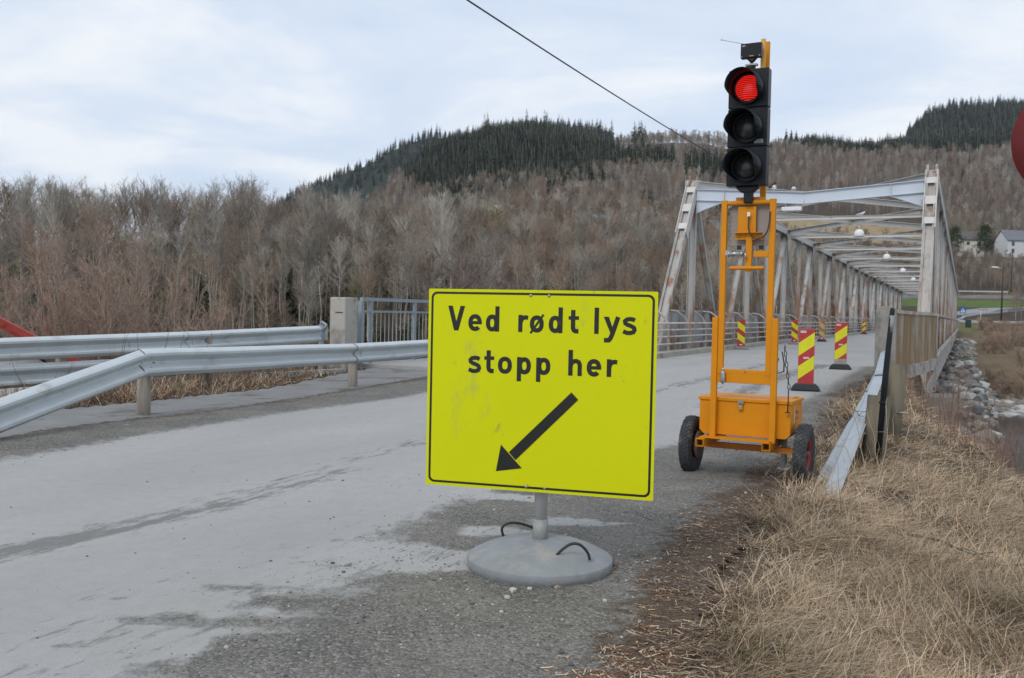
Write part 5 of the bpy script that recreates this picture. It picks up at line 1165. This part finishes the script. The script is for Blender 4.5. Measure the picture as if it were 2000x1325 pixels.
def plant(name, pr, x, y, sc_, rz, label, cat, group, dz=0.0, tilt=0.0):
    r = empty(name, (x, y, h1(x, y)-.15+dz), rz); r.scale = (sc_,)*3 if not isinstance(sc_, tuple) else sc_; r.rotation_euler = (tilt, 0, rz); tag(r, label, cat, group)
    for nm, me in (('trunk', pr[0]), ('crown', pr[1])):
        o = bpy.data.objects.new(nm, me); COL.objects.link(o); o.parent = r
    return r
def scatter_stuff(name, pts, protos, label, cat, seed=0):
    """one object of kind stuff whose trees are instanced by geometry nodes; pts rows = x, y, z, scale, rz, variant"""
    pts = np.asarray(pts, float); me = bpy.data.meshes.new(name); me.vertices.add(len(pts)); me.vertices.foreach_set('co', pts[:, :3].astype(np.float32).ravel())
    for nm, j in (('sc', 3), ('rz', 4)):
        a = me.attributes.new(nm, 'FLOAT', 'POINT'); a.data.foreach_set('value', pts[:, j].astype(np.float32))
    a = me.attributes.new('vi', 'INT', 'POINT'); a.data.foreach_set('value', pts[:, 5].astype(np.int32))
    o = bpy.data.objects.new(name, me); COL.objects.link(o); tag(o, label, cat, kind='stuff')
    ng = bpy.data.node_groups.new(name+'_nodes', 'GeometryNodeTree')
    ng.interface.new_socket('Geometry', in_out='INPUT', socket_type='NodeSocketGeometry'); ng.interface.new_socket('Geometry', in_out='OUTPUT', socket_type='NodeSocketGeometry')
    gi = ng.nodes.new('NodeGroupInput'); go = ng.nodes.new('NodeGroupOutput'); join = ng.nodes.new('GeometryNodeJoinGeometry')
    def attr(nm, typ):
        n = ng.nodes.new('GeometryNodeInputNamedAttribute'); n.data_type = typ; n.inputs[0].default_value = nm; return n.outputs[0]
    for i, pr in enumerate(protos):
        cmp_ = ng.nodes.new('FunctionNodeCompare'); cmp_.data_type = 'INT'; cmp_.operation = 'EQUAL'; ng.links.new(attr('vi', 'INT'), cmp_.inputs[2]); cmp_.inputs[3].default_value = i
        ip = ng.nodes.new('GeometryNodeInstanceOnPoints'); ng.links.new(gi.outputs[0], ip.inputs['Points']); ng.links.new(cmp_.outputs[0], ip.inputs['Selection'])
        oi = ng.nodes.new('GeometryNodeObjectInfo'); oi.inputs['Object'].default_value = pr[2] if isinstance(pr, tuple) else pr; oi.inputs['As Instance'].default_value = True
        ng.links.new(oi.outputs['Geometry'], ip.inputs['Instance'])
        cx = ng.nodes.new('ShaderNodeCombineXYZ'); ng.links.new(attr('rz', 'FLOAT'), cx.inputs[2]); ng.links.new(cx.outputs[0], ip.inputs['Rotation'])
        cs = ng.nodes.new('ShaderNodeCombineXYZ')
        for q in range(3): ng.links.new(attr('sc', 'FLOAT'), cs.inputs[q])
        ng.links.new(cs.outputs[0], ip.inputs['Scale']); ng.links.new(ip.outputs[0], join.inputs[0])
    ng.links.new(join.outputs[0], go.inputs[0]); md = o.modifiers.new('instances', 'NODES'); md.node_group = ng; return o

def rand_pts(n, D0, D1, p0, p1, power=2):
    u = rng.random(n); D = (D0**power+u*(D1**power-D0**power))**(1/power); px = rng.uniform(p0, p1, n); return px, D
# the wood on the far bank, left of the bridge: nearest 290 trees are things, the rest one mass
def wood():
    px, D = rand_pts(4200, 84, 152, -620, 1660); x = (px-1000)/1800*D; l, s = to_b(x, D); ok = (l < -7)
    px, D, x = px[ok], D[ok], x[ok]; keep = []; cell = {}
    for i in range(len(x)):
        cs_ = 2.1 if px[i] > 600 else (2.3 if D[i] < 114 else 3.6); key = (int(x[i]//cs_), int(D[i]//cs_), cs_)
        if key in cell: continue
        cell[key] = 1; keep.append(i)
    px, D, x = px[keep], D[keep], x[keep]; vis = (px > -30) & (px < 1600); order = np.argsort(np.where(vis, D, D+1000)); z = H(x, D)
    sel = order[:285]; rest = order[285:]; v = rng.integers(0, 12, len(x)); scl = np.where(D > 114, rng.uniform(.90, 1.06, len(x)), rng.uniform(.7, 1.2, len(x)))*np.interp(D, [84, 108, 118, 152], [.74, .82, 1.0, 1.0])*np.interp(px, [-700, 0, 500, 700, 900, 1100, 1300, 1700], [.93, .94, .90, .83, .83, .74, .72, .68])
    v = np.where((px > 980) & (rng.random(len(px)) < .6), rng.choice([2, 3, 7, 10], len(px)), v)
    names = {3: 'budding_tree'}
    for i in sel:
        k = v[i]; kind = ('thin bare tree with pale bark', 'bare tree with grey spreading twigs', 'bare tree with reddish brown twigs', 'bare tree with mauve brown twigs')[0 if k % 4 == 2 else [1, 3, 2, 3][k % 4]]
        plant('bare_tree', BARE[k], x[i], D[i], scl[i], rng.random()*6.28, kind+' in the front of the wood across the river', 'tree', 'leafless trees along the front of the wood')
    scatter_stuff('wood', [(x[i], D[i], z[i]-.2, scl[i], rng.random()*6.28, v[i]) for i in rest], BARE, 'dense leafless wood behind the front row of trees', 'wood')
    # undergrowth
    px, D = rand_pts(420, 80, 150, -620, 1640); x = (px-1000)/1800*D; l, s = to_b(x, D); ok = l < -6; px, D, x = px[ok], D[ok], x[ok]; z = H(x, D)
    scatter_stuff('undergrowth', [(x[i], D[i], z[i]-.3, rng.uniform(.25, .55), rng.random()*6.28, rng.integers(0, 4)) for i in range(len(x))], [BARE[9], BARE[10], BARE[11], BARE[5]], 'brown undergrowth and saplings under the wood', 'undergrowth')
    px, D = rand_pts(2400, 84, 140, -300, 1500); x = (px-1000)/1800*D; l, s = to_b(x, D); ok = (l < -7) & (fbm(px/60, D/25, 2) > .44); px, D, x = px[ok], D[ok], x[ok]; z = H(x, D)
    scatter_stuff('evergreen_undergrowth', [(x[i], D[i], z[i]-.3, rng.uniform(.16, .34), rng.random()*6.28, rng.integers(0, 4)) for i in range(len(x))], SPR, 'dark green young spruces scattered under the bare trees', 'undergrowth')
    g = [(240, 96, .8), (690, 90, .55), (820, 112, .75), (1240, 120, .55), (870, 95, .4), (130, 105, .7), (1200, 128, .7), (430, 100, .5), (955, 122, .98)]
    for (p, D_, s_) in g:
        x_, y_ = pxy(p, D_); plant('budding_tree', GREENISH[int(p) % 2], x_, y_, s_*1.15, rng.random()*6, 'round-crowned tree with a yellow-green haze of buds in the wood', 'tree', 'budding trees in the wood')
    for (p, D_, s_) in ((125, 132, .62), (160, 128, .66), (60, 130, .55), (350, 124, .5), (600, 96, .38), (395, 98, .42), (510, 104, .40), (700, 100, .45), (310, 101, .40), (480, 120, .5), (20, 110, .5), (850, 108, .40), (640, 118, .5)):
        x_, y_ = pxy(p, D_); plant('spruce', SPR[int(p) % 4], x_, y_, s_, rng.random()*6, 'small dark spruce half hidden among the bare trees', 'tree', 'spruces inside the leafless wood')
wood()
# hillsides
def hills():
    P_ = []
    def add(n, D0, D1, p0, p1, cond, protos_n, s0, s1, power=2):
        px, D = rand_pts(n, D0, D1, p0, p1, power); x = (px-1000)/1800*D; ok = cond(px, D); px, D, x = px[ok], D[ok], x[ok]; z = H(x, D)
        l, s = to_b(x, D); ok = ~((np.abs(l) < 8) & (s < 140)); 
        return [(x[i], D[i], z[i]-.3, s0+(s1*1.12-s0)*rng.random()**1.5, rng.random()*6.28, rng.integers(0, protos_n)) for i in range(len(x)) if ok[i]]
    field = lambda px, D: ((px > 1440) & (px < 1830) & (D > 345) & (D < 486)) | ((px > 1130) & (px < 1260) & (D > 300) & (D < 348))
    n2 = lambda px, D: fbm(px/70+3, D/40, 3)
    green = lambda px, D: (px > 1690) & (D > 150) & (D < 262) | ((px > 1690) & (D > 322) & (D < 354)) | (px > 1800) & (px < 2050) & (D > 290) & (D < 356) & False
    spr_zone = lambda px, D: (((px > 785) & (px < 1185) & (D > np.interp(px, [780, 830, 900, 1090, 1190], [700, 560, 440, 450, 600])+110*fbm(px/45, D/300+3, 2))) | ((px < 900) & (D > 900)) | ((px > 1440) & (px < 1745) & (D > 880)) | ((px > 1150) & (px < 1310) & (D > 690) & (D < 800)) | ((px > 1330) & (px < 1440) & (D > 640) & (D < 760)) | ((px > 1720) & (D > 930)))
    a = add(3600, 152, 360, 520, 2500, lambda px, D: ~field(px, D) & ~green(px, D) & ~((px < 760) & (D > 170)) & ~((px > 1480) & (px < 1700) & (D < 205)) & ~((px > 1860) & (px < 2120) & (D > 262)), 4, .55, .95)
    a += add(1500, 264, 322, 1700, 2500, lambda px, D: px > 0, 4, .28, .5)
    a += add(5200, 352, 640, 560, 2600, lambda px, D: ~field(px, D) & ~((px < 800) & (D > 600)), 4, .65, 1.05)
    a += add(7500, 620, 1010, 700, 2600, lambda px, D: ~spr_zone(px, D), 4, .8, 1.25)
    scatter_stuff('hillside_wood', a, FARB, 'brown leafless woodland covering the far slopes', 'wood')
    b = add(9500, 440, 1060, 770, 1200, lambda px, D: spr_zone(px, D), 4, .5, 1.1); b = [(p[0], p[1], p[2], p[3]*min(1, max(.5, p[1]/850)), p[4], p[5]) for p in b]
    b += add(60, 880, 1040, 860, 1250, lambda px, D: px > 0, 4, 1.2, 1.6)
    b += add(2600, 840, 1060, 1300, 1800, lambda px, D: spr_zone(px, D) & (fbm(px/50, D/60, 2) > .40), 4, .45, .9)
    b += add(260, 690, 790, 1150, 1310, lambda px, D: spr_zone(px, D), 4, .8, 1.1)
    b += add(220, 640, 760, 1330, 1440, lambda px, D: spr_zone(px, D), 4, .7, 1.1)
    b += add(9500, 960, 1650, 1700, 2700, lambda px, D: (px-1720) > (1200-D)*.25, 4, .6, 1.35)
    b += add(6500, 1080, 1900, -400, 960, lambda px, D: (D > 1300) | (px < 200), 4, .7, 1.1)
    b += add(420, 360, 700, 1000, 1420, lambda px, D: n2(px, D) > .55, 4, .45, .85)
    b += add(70, 500, 900, 1750, 2100, lambda px, D: n2(px, D) > .5, 4, .6, .9)
    scatter_stuff('spruce_forest', b, SPR, 'dark spruce forest on the hills and ridges', 'wood')
hills()
for (p, D_, s_, lab) in ((1858, 338, 1.05, 'dark conifer left of the cream house, beyond the bridge end'), (1917, 340, 1.0, 'broad dark conifer between the cream house and the grey house')):
    x_, y_ = pxy(p, D_); plant('conifer', PIN[0 if p < 1900 else 1], x_, y_, s_, p, lab, 'tree', None)
for (p, D_) in ((1722, 470), (1700, 462)):
    x_, y_ = pxy(p, D_); plant('conifer', PIN[1], x_, y_, .42, p, 'small dark conifer at the edge of the tan field seen through the truss', 'tree', 'small conifers by the field')
# shrubs close to the road, left: three big willows, a budding shrub, an old twisted tree behind the sign
WIL = [proto('willow%d' % i, bare_tree([6.6, 6.0, 5.2][i], 20, 8, 10, spread=.24, t0=.12, r=.008, up=1.0, stems=[13, 11, 10][i], tw=.0075, r2=.011), mat('willow_bark', (.17, .13, .10), rough=.9, col2=(.30, .24, .19), scale=3), mat('willow_twigs', (.27, .20, .155), rough=.9, col2=(.38, .29, .23), scale=1.2)) for i in range(3)]
for i, (x_, y_, s_, rz, lab) in enumerate(((-12.2, 27.5, 1.0, 0, 'large bare willow shrub with many stems behind the guardrail, in the middle of the thicket'), (-16.5, 28.5, 1.02, 2, 'bare willow shrub at the left edge of the picture behind the shed roof'), (-9.4, 26.5, .92, 4, 'smaller bare willow shrub at the right end of the left thicket'), (-14.4, 33, 1.0, 1, 'bare willow shrub farthest back in the left thicket'))):
    plant('willow_shrub', WIL[i % 3], x_, y_, s_, rz, lab, 'shrub', None)
BUD = proto('budshrub', bare_tree(3.4, 16, 7, 8, spread=.26, t0=.1, r=.008, stems=10, tw=.010), mat('willow_bark', (.2, .15, .1)), mat('catkin_twigs', (.25, .20, .095), rough=.9, col2=(.33, .27, .13), scale=2))
for (x_, y_, s_, lab) in ((-5.2, 22.6, .72, 'shrub with yellow catkins just left of the concrete pillar'), (-6.6, 24.4, .55, 'lower yellow-brown shrub behind the outer guardrail, left of the catkin shrub')):
    plant('catkin_shrub', BUD, x_, y_, s_, 1.3, lab, 'shrub', None)
GN_ = proto('gnarled', bare_tree(7.5, 34, 9, 12, spread=.42, t0=.25, r=.014, up=.55, tw=.016, r2=.02), mat('gnarled_bark', (.16, .125, .11), col2=(.26, .22, .20), scale=3, rough=.9), mat('gnarled_twigs', (.15, .105, .095), col2=(.22, .17, .155), scale=1, rough=.9))
x_, y_ = pxy(905, 56); plant('gnarled_tree', GN_, x_, y_, 1.28, .5, 'wide twisted tree with dense knotty twigs rising behind the yellow sign', 'tree', None, dz=1.0)
x_, y_ = pxy(985, 60); plant('gnarled_tree', GN_, x_, y_, 1.1, 2.5, 'second twisted tree, right behind the middle of the sign', 'tree', None, dz=1.0)
# thin shrubs on the river bank at the right
TH = [proto('thicket%d' % i, bare_tree([1.7, 2.3][i], 9, 5, 5, spread=.22, t0=.15, r=.006, up=1.1, stems=[12, 9][i], tw=.004, r2=.008), mat('red_stem', (.16, .09, .075), col2=(.24, .15, .12), scale=3, rough=.9), mat('red_twigs', (.19, .125, .10), col2=(.27, .20, .16), scale=2, rough=.9)) for i in range(2)]
SCRUB = [proto('scrub%d' % i, bare_tree(9+i, 18, 5, 5, spread=.34, t0=.05, r=.006, stems=6, up=.9, tw=.05), TRUNK, mat('scrub_twigs', (.30, .215, .16), rough=.95, col2=(.42, .33, .25), scale=.4, spec=.05, rand=.4)) for i in range(2)]
for i in range(15):
    t = rng.random(); cx = np.interp(t, [0, .5, 1], [5.9, 6.6, 7.2]); cy = np.interp(t, [0, .5, 1], [11, 14.0, 16.6]); o_ = rng.uniform(.3, 2.0)
    plant('thicket_shrub', TH[i % 2], cx+o_, cy-o_*.25, rng.uniform(.35, .7), rng.random()*6, 'thin reddish leafless shrub on the edge of the river bank', 'shrub', 'leafless shrubs along the right river bank')
px, D = rand_pts(4200, 74, 146, 1780, 2600); xx = (px-1000)/1800*D; zz = H(xx, D); l_, s_ = to_b(xx, D)
scatter_stuff('bank_scrub', [(xx[i], D[i], zz[i]-.2, rng.uniform(.09, .24), rng.random()*6, rng.integers(0, 3)) for i in range(len(xx)) if l_[i] > 7 and fbm(np.array([xx[i]/7]), np.array([D[i]/7]), 2)[0] > .38], [BARE[10], SCRUB[0], SCRUB[1]], 'low brown scrub on the far river bank', 'scrub')
px, D = rand_pts(120, 150, 215, 1962, 2500); xx = (px-1000)/1800*D; zz = H(xx, D)
scatter_stuff('roadside_thicket', [(xx[i], D[i], zz[i]-.2, rng.uniform(.5, .85), rng.random()*6, rng.integers(0, 3)) for i in range(len(xx))], [BARE[9], BARE[10], BARE[5]], 'grey thicket of bare trees around the far road at the right', 'thicket')

# ---------------------------------------------------------------- dry grass, litter, gravel
def blades(X, Y, Z, Ln, wd, az_, lean, curl, col, name, label, cat, flat=None):
    n = len(X); flat = np.ones(n) if flat is None else flat; S = 4; t = np.linspace(0, 1, S+1)
    ang = lean[:, None]+curl[:, None]*t[None]                      # angle from vertical along the blade
    st = Ln[:, None]/S; hx = np.concatenate([np.zeros((n, 1)), np.cumsum(np.sin(ang[:, :-1])*st, 1)], 1); hz = np.concatenate([np.zeros((n, 1)), np.cumsum(np.cos(ang[:, :-1])*st, 1)], 1)
    wig = (rng.normal(0, .05, (n, S+1))*Ln[:, None])*t[None]
    cx, sx = np.cos(az_)[:, None], np.sin(az_)[:, None]; PX = X[:, None]+hx*cx-wig*sx; PY = Y[:, None]+hx*sx+wig*cx; PZ = Z[:, None]+np.maximum(hz*flat[:, None], .002+.01*rng.random((n, 1)))
    ww = wd[:, None]*np.array([1, .95, .8, .5, .08])[None]/2; wa = az_+math.pi/2+rng.normal(0, .5, n); ux, uy = np.cos(wa)[:, None], np.sin(wa)[:, None]
    V = np.stack([np.stack([PX-ux*ww, PY-uy*ww, PZ], -1), np.stack([PX+ux*ww, PY+uy*ww, PZ+ww*.3], -1)], 2).reshape(n, -1, 3); K = 2*(S+1)
    b = (np.arange(n)*K)[:, None, None]; q = np.array([[2*i, 2*i+1, 2*i+3, 2*i+2] for i in range(S)])[None]; F = (b+q).reshape(-1, 4)
    o = np_mesh(name, V.reshape(-1, 3), F, mat('dry_blade', (.85, .85, .85), rough=.75, var=.12, scale=30, spec=.15, attr='Col'), cols=np.repeat(col, K, 0)); tag(o, label, cat, kind='stuff'); return o
def grass(n, D0, D1, p0, p1, cond, name, label, len_=(.12, .42), wmul=1.0, green=.05, redden=0.0, lay=1.0):
    px = rng.uniform(p0, p1, n); u = rng.random(n); D = D0*(D1/D0)**u; X = (px-1000)/1800*D; ok = cond(X, D) & (rng.random(n) < .35+1.3*sstep(.36, .58, fbm(X*1.9+7, D*1.9, 3))); X, D, px = X[ok], D[ok], px[ok]; n = len(X)
    # gather into tufts
    ti = rng.integers(0, n, n); tuft = rng.random(n) < .55; cx = np.round(X/.16)*.16+(vnoise(np.round(X/.16)*7.7, np.round(D/.16)*3.3)-.5)*.14; cy = np.round(D/.16)*.16+(vnoise(np.round(X/.16)*2.7, np.round(D/.16)*9.3)-.5)*.14
    X = np.where(tuft, cx+rng.normal(0, .030, n), X); Y = np.where(tuft, cy+rng.normal(0, .030, n), D); Z = np.maximum(H(X, Y)-.006, np.where((sdist(X, Y, VERGE) < .42) & (sdist(X, Y, PATH_O) > 0), base(X, Y)+.008, -99))
    fld = fbm(X*.55, Y*.55, 3)*9+fbm(X*2.3, Y*2.3, 2)*4; az_ = fld*1.6+rng.normal(0, 1.25, n); dn = fbm(X*1.3+4, Y*1.3, 3)
    Ln = rng.uniform(*len_, n)*(.6+.9*dn); lean = np.abs(rng.normal(.85*lay, .5, n)); curl = np.abs(rng.normal(1.05*lay, .6, n)); wd = rng.uniform(.0018, .0048, n)*wmul*np.clip(D/6, 1, 4)
    c = np.array([.55, .415, .275])[None]*np.clip(rng.normal(1, .26, (n, 1)), .35, 1.6); m = rng.random(n)
    c = np.where((m < .16)[:, None], np.array([[.22, .135, .085]]), c); c = np.where(((m > .16) & (m < .30))[:, None], np.array([[.66, .54, .40]]), c); c = np.where(((m > .3) & (m < .30+redden))[:, None], np.array([[.19, .105, .07]]), c)
    c = c*(.55+.75*fbm(X*1.1+40, Y*1.1, 3))[:, None]; gm = (m > 1-green*(.3+2*(fbm(X*.8+20, Y*.8, 2) > .5))); c = np.where(gm[:, None], np.array([[.13, .17, .045]]), c); Ln = np.where(gm, Ln*.6, Ln); lean = np.where(gm, lean*.4, lean)
    return blades(X, Y, Z, Ln, wd, az_, lean, curl, c*rng.uniform(.8, 1.15, (n, 1)), name, label, 'grass', np.where(rng.random(n) < .07, 1.0, rng.uniform(.18, .62, n)) if lay >= 1 else None)
def vcond(lo): return lambda x, y: (sdist(x, y, VERGE)+(fbm(x*2.2, y*2.2, 3)-.5)*.9 > lo) & (sdist(x, y, CREST) < 1.6) & (to_b(x, y)[1] < -1)
grass(190000, 2.6, 9, 1150, 2350, vcond(.46), 'dry_grass', 'matted dry straw-coloured grass covering the right verge', green=.05)
grass(90000, 8, 26, 1480, 2350, vcond(.12), 'dry_grass', 'dry grass on the bank falling to the river', len_=(.12, .36), green=.06)
grass(80000, 2.6, 20, 1100, 1900, lambda x, y: np.abs(sdist(x, y, VERGE)+(fbm(x*2, y*2, 3)-.5)*.7-.30) < .46*(.4+.9*fbm(x*3, y*3, 2)), 'leaf_litter', 'reddish brown dead leaves and needles along the verge edge', len_=(.03, .11), wmul=1.5, green=0, redden=.5, lay=2.1)
oc = lambda x, y: (sdist(x, y, PATH_O) < -.02) & (sdist(x, y, OUTER) > np.where(x/y < -.43, -.6, -4.5))
grass(70000, 9, 26, -80, 700, oc, 'dry_grass', 'dry grass and dead stems between the footpath and the outer guardrail', len_=(.08, .36), green=.02, redden=.35, lay=.9)
grass(9000, 7.5, 24, -80, 900, lambda x, y: np.abs(sdist(x, y, PATH_I)-.25+(fbm(x*1.2, y*1.2, 3)-.5)*.8) < .22, 'leaf_litter', 'dead leaves blown along the gravel strip by the footpath', len_=(.03, .10), wmul=1.6, green=0, redden=.5, lay=2.2)
# standing dead stems behind the outer rail
def stems():
    n = 2600; px = rng.uniform(-60, 660, n); D = rng.uniform(14, 30, n); X = (px-1000)/1800*D; ok = (sdist(X, D, OUTER) < -.2) & ((px > 170) | (D < 15.5)); X, D = X[ok], D[ok]; n = len(X); Z = H(X, D)-.05
    Ln = rng.uniform(.5, 1.5, n); az_ = rng.random(n)*6.28; c = np.where((rng.random(n) < .5)[:, None], np.array([[.20, .11, .08]]), np.array([[.32, .25, .17]]))*rng.uniform(.7, 1.2, (n, 1))
    blades(X, D, Z, Ln, np.full(n, .012), az_, np.abs(rng.normal(.12, .12, n)), rng.normal(.15, .15, n), c, 'dead_stems', 'thin reddish dead stems standing behind the outer guardrail', 'weeds')
    n = 420; t = rng.random(n); X = np.interp(t, [0, .4, 1], [4.9, 6.1, 7.4])+rng.normal(.6, .5, n); Y = np.interp(t, [0, .4, 1], [9.5, 13.5, 17.5]); Z = H(X, Y)-.05
    blades(X, Y, Z, rng.uniform(.3, 1.0, n), np.full(n, .007), rng.random(n)*6.28, np.abs(rng.normal(.15, .15, n)), rng.normal(.2, .2, n), np.array([[.24, .14, .11]])*rng.uniform(.7, 1.3, (n, 1)), 'dead_stems', 'thin dead stems along the edge of the river bank', 'weeds')
stems()
# dry weed stalks beside the near wooden post, twigs, a fallen branch
def branchlet(name, label, cat, x, y, L0, az_, el, r0, nsub, mt, seed, dz=.02, bendz=-.1):
    rg = np.random.default_rng(seed); r = empty(name, (x, y, h1(x, y)+dz)); tag(r, label, cat); 
    def chain(p, d, Ln, r_, k=7):
        pts = [np.array(p, float)]
        for i in range(k): d = d+rg.normal(0, .13, 3)+np.array([0, 0, bendz*.1]); d /= np.linalg.norm(d); pts.append(pts[-1]+d*Ln/k)
        return pts, d
    d0 = np.array([math.cos(az_)*math.cos(el), math.sin(az_)*math.cos(el), math.sin(el)]); main, _ = chain((0, 0, 0), d0, L0, r0, 10); k = MB(); k.tube([tuple(p) for p in main], list(np.linspace(r0, r0*.3, 11)), 6); ob = k.build('stem', mt, r)
    k = MB()
    for i in range(nsub):
        j = rg.integers(2, 10); d = d0+rg.normal(0, .6, 3); d /= np.linalg.norm(d); pts, _ = chain(main[j], d, L0*rg.uniform(.15, .45), 0, 5); k.tube([tuple(p) for p in pts], list(np.linspace(r0*.45, r0*.12, 6)), 5, cap=False)
    k.build('side_twigs', mt, r); return r
LICH = mat('lichen_bark', (.075, .07, .055), rough=.95, col2=(.17, .17, .13), scale=35); STRAW = mat('straw_stalk', (.40, .31, .22), rough=.8, var=.15)
branchlet('fallen_branch', 'dark lichen-covered fallen branch lying on the grass at the right', 'branch', 2.75, 6.3, 1.2, R(-48), .0, .010, 18, LICH, 3, dz=.07)
branchlet('fallen_branch', 'thinner dark branch lying across the grass above the fallen one', 'branch', 2.35, 6.7, .7, R(5), .0, .006, 8, LICH, 9, dz=.06)
for i, (x_, y_, L_, a_) in enumerate(((3.02, 7.75, .95, 1.9), (3.12, 7.72, .80, 1.2), (3.2, 7.9, .62, .8), (2.92, 7.7, .60, 2.4), (3.3, 8.0, .5, .4))):
    branchlet('weed_stalk', ['tallest pale dead weed stalk in front of the near wooden post', 'pale dead weed stalk just right of the tallest one', 'short dead weed stalk right of the edge post', 'short dead weed stalk over the end of the right guardrail', 'smallest dead weed stalk at the foot of the wooden post'][i], 'weed', x_, y_, L_, a_, 1.42, .004, 6, STRAW, 20+i)
branchlet('bramble', 'dark thorny stem arching over the right guardrail', 'bramble', 2.95, 8.6, .85, R(10), .55, .006, 3, mat('dark_stem', (.06, .04, .035), rough=.8), 31, dz=.30, bendz=-1.2)
def twigs():
    n = 260; P0 = []; P1 = []
    px = rng.uniform(1240, 1640, n); D = rng.uniform(5.2, 10.5, n); X = (px-1000)/1800*D; d = sdist(X, D, VERGE); ok = (d > -.9) & (d < .9); X, D = X[ok], D[ok]; Z = H(X, D)+.03; a = rng.random(len(X))*3.14; Ln = rng.uniform(.05, .35, len(X))
    V, F = cones(np.stack([X, D, Z], -1), np.stack([X+np.cos(a)*Ln, D+np.sin(a)*Ln, Z+rng.uniform(0, .04, len(X))], -1), rng.uniform(.002, .005, len(X)), sides=4)
    o = np_mesh('twig_litter', V, F, mat('twig_brown', (.085, .06, .05), rough=.9, var=.3)); tag(o, 'dark broken twigs scattered around the trailer wheels', 'twigs', kind='stuff')
twigs()
def pebbles():
    import bmesh
    pr = []
    for i in range(4):
        bm = bmesh.new(); bmesh.ops.create_icosphere(bm, subdivisions=1, radius=1)
        for v in bm.verts: v.co = Vector((v.co.x*random.uniform(.8, 1.1), v.co.y*random.uniform(.6, 1), v.co.z*random.uniform(.45, .7)))
        me = bpy.data.meshes.new('pebble'); bm.to_mesh(me); bm.free(); me.materials.append(mat(['stone_grey', 'stone_dark', 'stone_pale', 'stone_brown'][i], [(.22, .22, .21), (.10, .105, .11), (.42, .42, .40), (.24, .20, .16)][i], rough=.9, var=.3, scale=.6))
        pr.append(bpy.data.objects.new('pebble%d' % i, me))
    n = 9000; l = rng.uniform(-3.5, 8.5, n); s = rng.uniform(-.8, 112, n)**1.0; X = B0[0]+l*ca+s*sa; Y = B0[1]-l*sa+s*ca; Z = H(X, Y); ok = (Z > -5.3) & (l > 1.5) & (l < 6.0); sz = np.exp(rng.normal(math.log(.17), .5, n))
    scatter_stuff('rocks', np.stack([X, Y, Z+.02, np.clip(sz, .06, .6), rng.random(n)*6.28, rng.choice(4, n, p=[.35, .2, .15, .3])], -1)[ok], pr, 'broken grey and brown rocks on the ledge below the bridge', 'rocks')
    n = 3000; px = rng.uniform(1840, 2300, n); D = rng.uniform(66, 84, n); X = (px-1000)/1800*D; Z = H(X, D); ok = Z > -5.6
    scatter_stuff('rocks', np.stack([X, D, Z, np.clip(np.exp(rng.normal(math.log(.25), .5, n)), .1, .9), rng.random(n)*6.28, rng.choice(4, n, p=[.3, .15, .25, .3])], -1)[ok], pr, 'pale stones along the water line of the far river bank', 'rocks')
    n = 26000; px = rng.uniform(-40, 2000, n); D = 2.7*(20/2.7)**rng.random(n); X = (px-1000)/1800*D; dr = sdist(X, D, ROAD_R); dv = sdist(X, D, VERGE); dl = -sdist(X, D, ROAD_L); dp = sdist(X, D, PATH_I)
    dens = np.where((dr > -.15) & (dv < .3), 1.0, np.where((dl > -.2) & (dp > 0), .8, np.where((dr > -6) & (dv < 0) & (dl < 0), .02+.12*np.exp(dr*1.6), 0)))*np.where(fbm(X*2, D*2, 3) > .48, 1, .35); ok = rng.random(n) < dens; X, D = X[ok], D[ok]
    g, w_, dz = road_attr(X, D); Z = base(X, D)+dz; s_ = np.exp(rng.normal(math.log(.0042), .5, len(X))); s_ = np.clip(s_, .002, .022); v = rng.choice(4, len(X), p=[.42, .26, .10, .22])
    scatter_stuff('gravel', np.stack([X, D, Z+s_*.25, s_, rng.random(len(X))*6.28, v], -1), pr, 'loose grey gravel on the road shoulders', 'gravel')
    for i, (a, b, q) in enumerate(((1012, 1163, .022), (1045, 1160, .016), (1002, 1178, .02))):
        yh = 610+.0205*(a-1000); D_ = 1.4*1800/(b-yh); o = bpy.data.objects.new('stone', pr[2].data); COL.objects.link(o); o.location = ((a-1000)/1800*D_, D_, .012+q*.3); o.scale = (q,)*3; o.rotation_euler = (0, 0, i)
        tag(o, ['pale stone at the front rim of the concrete foot, the left one', 'small pale stone touching the front rim of the concrete foot', 'pale stone lying just in front of the concrete foot'][i], 'stone')
pebbles()

# ---------------------------------------------------------------- air between here and the hills
hz = bpy.data.materials.new('haze'); hz.use_nodes = True; t = hz.node_tree; t.nodes.clear(); ou = N(t, 'ShaderNodeOutputMaterial'); pv = N(t, 'ShaderNodeVolumePrincipled')
pv.inputs['Density'].default_value = HAZE; pv.inputs['Color'].default_value = (.80, .87, 1, 1); pv.inputs['Anisotropy'].default_value = .2; L(t, pv.outputs[0], ou.inputs['Volume'])
k = MB(); k.box((0, 1150, 196), (7200, 3600, 410)); o = k.build('haze', hz); o['kind'] = 'stuff'; o['label'] = 'thin haze over the valley'; o['category'] = 'haze'
